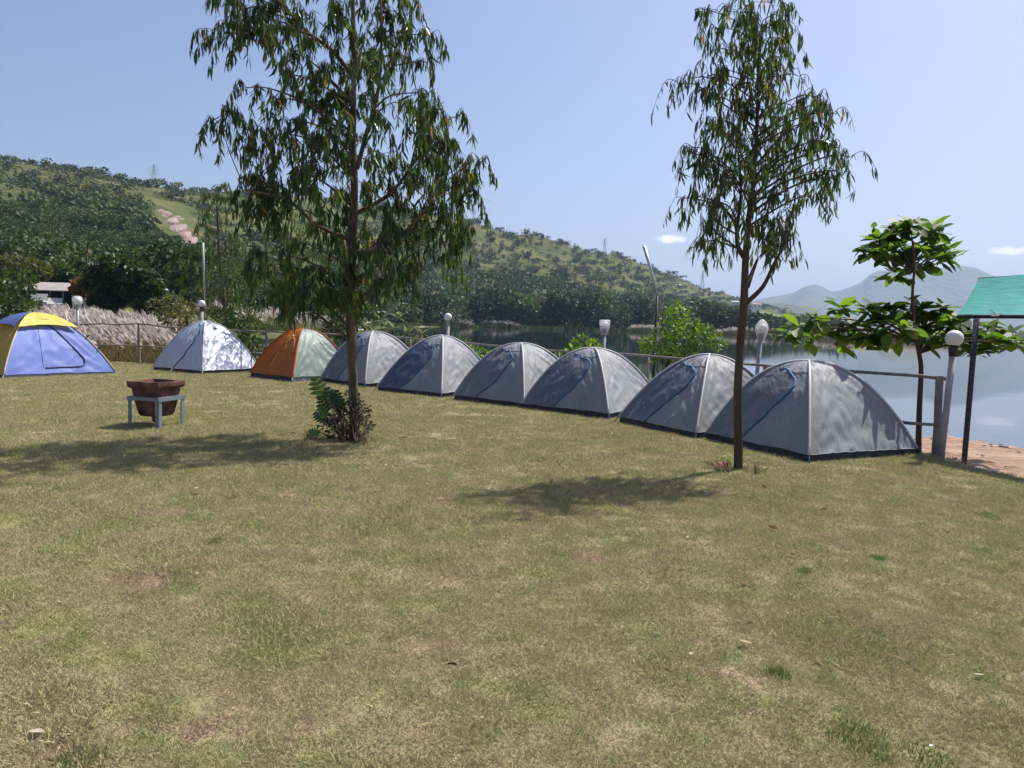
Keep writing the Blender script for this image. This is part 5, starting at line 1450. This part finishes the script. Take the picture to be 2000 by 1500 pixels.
def house(label, px, y, r, w, h, wallc, roofc):
    x, yy = land_xy(px, r); t = empty('hill_house', (x, yy, hz(px, y, r))); tag(t, label, 'house')
    wm = surf('house_wall', wallc, tuple(c * 1.1 for c in wallc), .5, .8); rm = surf('house_roof', roofc, tuple(c * 1.2 for c in roofc), .5, .7)
    mb = MB(); mb.box((0, 0, h / 2 - 1), (w, w * .7, h + 2)); mb.build('wall', wm, t)
    mb = MB(); mb.add([(-w * .56, -w * .4, h), (w * .56, -w * .4, h), (w * .56, w * .4, h), (-w * .56, w * .4, h), (-w * .5, 0, h * 1.35), (w * .5, 0, h * 1.35)], [(0, 1, 5, 4), (2, 3, 4, 5), (1, 2, 5), (3, 0, 4), (3, 2, 1, 0)]); mb.build('roof', rm, t)
    for q in (-.25, .25):
        mb = MB(); mb.box((q * w, -w * .35 - .03, h * .55), (w * .16, .08, h * .35)); mb.build('window', DARKM, t)
house('small pink-walled house among shore trees right of the big tree', 856, 586, 455, 7, 3.5, (.40, .26, .24), (.25, .15, .12))
house('white-roofed house half hidden among the far shore trees', 1098, 594, 560, 8, 3, (.5, .5, .5), (.6, .6, .6))
house('white house at the hill foot left of the slender trunk', 1428, 596, 1000, 9, 4, (.6, .6, .62), (.4, .36, .34))
house('white house with red-brown roof right of the slender trunk', 1470, 602, 1050, 11, 5, (.62, .6, .6), (.30, .14, .10))
house('long white house on the upper slope near the ridge pylon', 1312, 563, 1150, 12, 4, (.6, .6, .6), (.45, .42, .4))

# ------------------------------------------------------------------ grass and litter on the lawn
def grass():
    m, n, l, b, o = new_mat('lawn_blade')
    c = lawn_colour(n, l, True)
    a = n.new('ShaderNodeAttribute'); a.attribute_name = 'var'
    hs = n.new('ShaderNodeHueSaturation'); mr = n.new('ShaderNodeMapRange'); mr.inputs['To Min'].default_value = .55; mr.inputs['To Max'].default_value = 1.4
    l.new(a.outputs['Fac'], mr.inputs['Value']); l.new(mr.outputs[0], hs.inputs['Value']); l.new(c, hs.inputs['Color']); l.new(hs.outputs[0], b.inputs['Base Color'])
    b.inputs['Roughness'].default_value = .7; b.inputs['Specular IOR Level'].default_value = .15
    t = n.new('ShaderNodeBsdfTranslucent'); l.new(hs.outputs[0], t.inputs[0]); mx = n.new('ShaderNodeMixShader'); mx.inputs[0].default_value = .25
    l.new(b.outputs[0], mx.inputs[1]); l.new(t.outputs[0], mx.inputs[2]); l.new(mx.outputs[0], o.inputs['Surface'])
    rg = np.random.default_rng(3)
    cl = bpy.data.collections.new('blade_clumps')
    for k in range(5):
        nb = 60
        P = np.zeros((nb, 3)); rr = np.sqrt(rg.uniform(0, 1, nb)) * .085; an = rg.uniform(0, 6.283, nb); P[:, 0] = rr * np.cos(an); P[:, 1] = rr * np.sin(an); P[:, 2] = -.004
        D = np.stack([rg.normal(size=nb) * .9, rg.normal(size=nb) * .9, rg.uniform(.25, 1, nb)], 1)
        me = leaves_mesh('blade_clump', P, D, rand_dirs(nb), rg.uniform(.018, .042, nb), rg.uniform(.0020, .0038, nb), m, np.clip(rg.normal(.5, .28, nb), 0, 1), .15)
        cl.objects.link(bpy.data.objects.new('blade_clump', me))
    pts, sc = [], []
    def zone(d0, d1, dens, s):
        area_n = int(dens * (d1 - d0) * 30)
        x = rg.uniform(-15, 8.6, area_n * 2); y = rg.uniform(d0, d1, area_n * 2)
        k = (np.abs(x) < y * .74 + .5) & (y < lawn_y(x) - .02)
        for q in np.nonzero(k)[0]:
            w = mnoise.noise(Vector((x[q] * 1.4, y[q] * 1.4, 40))) + .6 * mnoise.noise(Vector((x[q] * 5, y[q] * 5, 44)))
            if w > .55 and rg.uniform() < .75: continue                          # worn thin
            pts.append((x[q], y[q], lawn_z(x[q], y[q]))); sc.append(s * rg.uniform(.65, 1.2) * (1.45 if w < -.45 else 1) * (1.5 if rg.uniform() < .03 else 1))
    zone(2.0, 4.5, 260, .85); zone(4.5, 8, 170, 1.0); zone(8, 13, 80, 1.3); zone(13, 25, 30, 1.7)
    keep = [i for i, p in enumerate(pts) if all((p[0] - c.x) ** 2 + (p[1] - c.y) ** 2 > 1.0 for c in TENT_C)]
    pts = [pts[i] for i in keep]; sc = [sc[i] for i in keep]
    me = bpy.data.meshes.new('grass'); me.from_pydata(pts, [], [])
    a = me.attributes.new('size', 'FLOAT', 'POINT'); a.data.foreach_set('value', np.array(sc, dtype=np.float32))
    a = me.attributes.new('turn', 'FLOAT_VECTOR', 'POINT'); tv = np.zeros((len(pts), 3), dtype=np.float32); tv[:, 2] = rg.uniform(0, 6.283, len(pts)); a.data.foreach_set('vector', tv.ravel())
    ob = link_mesh('grass', me); tag(ob, 'short dry grass blades covering the lawn', None, kind='stuff')
    ng = bpy.data.node_groups.new('scatter_blades', 'GeometryNodeTree')
    ng.interface.new_socket('Geometry', in_out='INPUT', socket_type='NodeSocketGeometry'); ng.interface.new_socket('Geometry', in_out='OUTPUT', socket_type='NodeSocketGeometry')
    N, K = ng.nodes, ng.links
    gi, go = N.new('NodeGroupInput'), N.new('NodeGroupOutput'); ip = N.new('GeometryNodeInstanceOnPoints'); ci = N.new('GeometryNodeCollectionInfo')
    ci.inputs['Collection'].default_value = cl; ci.inputs['Separate Children'].default_value = True; ci.inputs['Reset Children'].default_value = True
    ip.inputs['Pick Instance'].default_value = True
    s = N.new('GeometryNodeInputNamedAttribute'); s.data_type = 'FLOAT'; s.inputs[0].default_value = 'size'
    tr = N.new('GeometryNodeInputNamedAttribute'); tr.data_type = 'FLOAT_VECTOR'; tr.inputs[0].default_value = 'turn'
    K.new(gi.outputs[0], ip.inputs['Points']); K.new(ci.outputs[0], ip.inputs['Instance']); K.new(tr.outputs['Attribute'], ip.inputs['Rotation']); K.new(s.outputs['Attribute'], ip.inputs['Scale'])
    K.new(ip.outputs[0], go.inputs[0])
    md = ob.modifiers.new('scatter', 'NODES'); md.node_group = ng
grass()
def weeds():
    """bright green patches where the turf is lush"""
    m = leaf_mat('lush_blade', ((0, (.05, .09, .02)), (.5, (.085, .135, .032)), (1, (.13, .185, .05))), .3, .5)
    rg = np.random.default_rng(9); P, D, L = [], [], []
    for (x, y, rx, ry, n) in [(1680, 1448, .12, .2, 480), (1810, 1482, .09, .12, 160), (1570, 1120, .05, .05, 120), (1715, 1095, .05, .06, 120), (1930, 1010, .12, .2, 300), (1520, 1320, .07, .07, 200), (160, 1480, .1, .08, 200), (420, 1060, .08, .1, 160), (1250, 880, .2, .2, 200)]:
        c = ground(x, y)
        a = rg.uniform(0, 6.283, n); r = np.sqrt(rg.uniform(0, 1, n)) * rg.uniform(.6, 1.15, n)
        X = c.x + np.cos(a) * r * rx; Y = c.y + np.sin(a) * r * ry
        P.append(np.stack([X, Y, [lawn_z(p, q) for p, q in zip(X, Y)]], 1)); D.append(np.stack([rg.normal(size=n) * .5, rg.normal(size=n) * .5, np.ones(n)], 1)); L.append(rg.uniform(.018, .038, n))
    P, D, L = np.concatenate(P), np.concatenate(D), np.concatenate(L); n = len(P)
    o = link_mesh('lush_grass', leaves_mesh('lush_grass', P, D, rand_dirs(n), L, np.full(n, .0035), m, rg.uniform(0, 1, n), .15)); tag(o, 'small lush green grass patches in the dry lawn', None, kind='stuff')
weeds()
def litter():
    pale = surf('dry_leaf', (.30, .24, .17), (.46, .39, .31), 30, .7); brown = surf('brown_dry_leaf', (.10, .06, .04), (.20, .13, .08), 30, .8); white = surf('paper_scrap', (.42, .42, .42), (.5, .5, .5), 30, .7)
    for (x, y, L, W, m, lab, nm, cat) in [(72, 1437, .06, .035, pale, 'curled pale dry leaf on the lawn, bottom left corner', 'fallen_leaf', 'leaf'), (1912, 1323, .05, .018, pale, 'pale dry leaf on the lawn near the right edge', 'fallen_leaf', 'leaf'),
                                    (824, 842, .16, .03, pale, 'long pale fallen leaf on the grass right of the big tree', 'fallen_leaf', 'leaf'), (786, 858, .08, .03, brown, 'small brown fallen leaf on the grass right of the big tree', 'fallen_leaf', 'leaf'),
                                    (280, 851, .14, .05, pale, 'pale fallen leaf on the grass in front of the fire pot', 'fallen_leaf', 'leaf'), (1818, 1464, .022, .012, white, 'tiny white scrap on the lawn near the lower right corner', 'paper_scrap', 'litter'),
                                    (1622, 1212, .022, .01, white, 'tiny white scrap on the lawn right of centre', 'paper_scrap', 'litter'), (445, 829, .05, .03, pale, 'small pale fleck on the grass right of the fire pot', 'paper_scrap', 'litter')]:
        c = ground(x, y); v, f = [], []
        for i in range(7):
            u = i / 6; w = W * math.sin(math.pi * (.06 + .88 * u)) * .5
            z = .018 + .35 * L * (u - .5) ** 2
            v += [(L * (u - .5), -w, z + w * .7), (L * (u - .5), 0, z), (L * (u - .5), w, z + w * .5)]
        for i in range(6): f += [(i * 3, i * 3 + 1, i * 3 + 4, i * 3 + 3), (i * 3 + 1, i * 3 + 2, i * 3 + 5, i * 3 + 4)]
        o = link_mesh(nm, mesh_of(nm, v, f, m, True)); o.location = (c.x, c.y, lawn_z(c.x, c.y)); o.rotation_euler = (0, 0, random.uniform(-.6, .6)); tag(o, lab, cat)
litter()

def leaf_litter():
    m = leaf_mat('shed_gum_leaf', ((0, (.10, .06, .035)), (.5, (.22, .15, .08)), (1, (.42, .34, .22))), .2, .7, (1, 1, .8), .1)
    rg = np.random.default_rng(61); P, D, L = [], [], []
    for (cx, cy, sd, n) in ((-2.1, 10.0, 1.3, 90), (2.6, 8.6, 1.1, 80), (-3.6, 8.8, 1.6, 60), (0, 6, 3.2, 110), (5, 9.8, .8, 60)):
        for _ in range(n):
            x, y = rg.normal(cx, sd), rg.normal(cy, sd)
            if y < 2.2 or y > lawn_y(x) - .1: continue
            P.append((x, y, lawn_z(x, y) + .022)); a = rg.uniform(0, 6.283); D.append((math.cos(a), math.sin(a), rg.normal() * .12)); L.append(rg.uniform(.03, .09))
    n = len(P); L = np.array(L)
    tag(link_mesh('leaf_litter', leaves_mesh('leaf_litter', P, D, rand_dirs(n) * [1, 1, .3], L, L * rg.uniform(.15, .4, n), m, rg.uniform(0, 1, n), .2)), 'scattered small dry leaves on the lawn', None, kind='stuff')
leaf_litter()
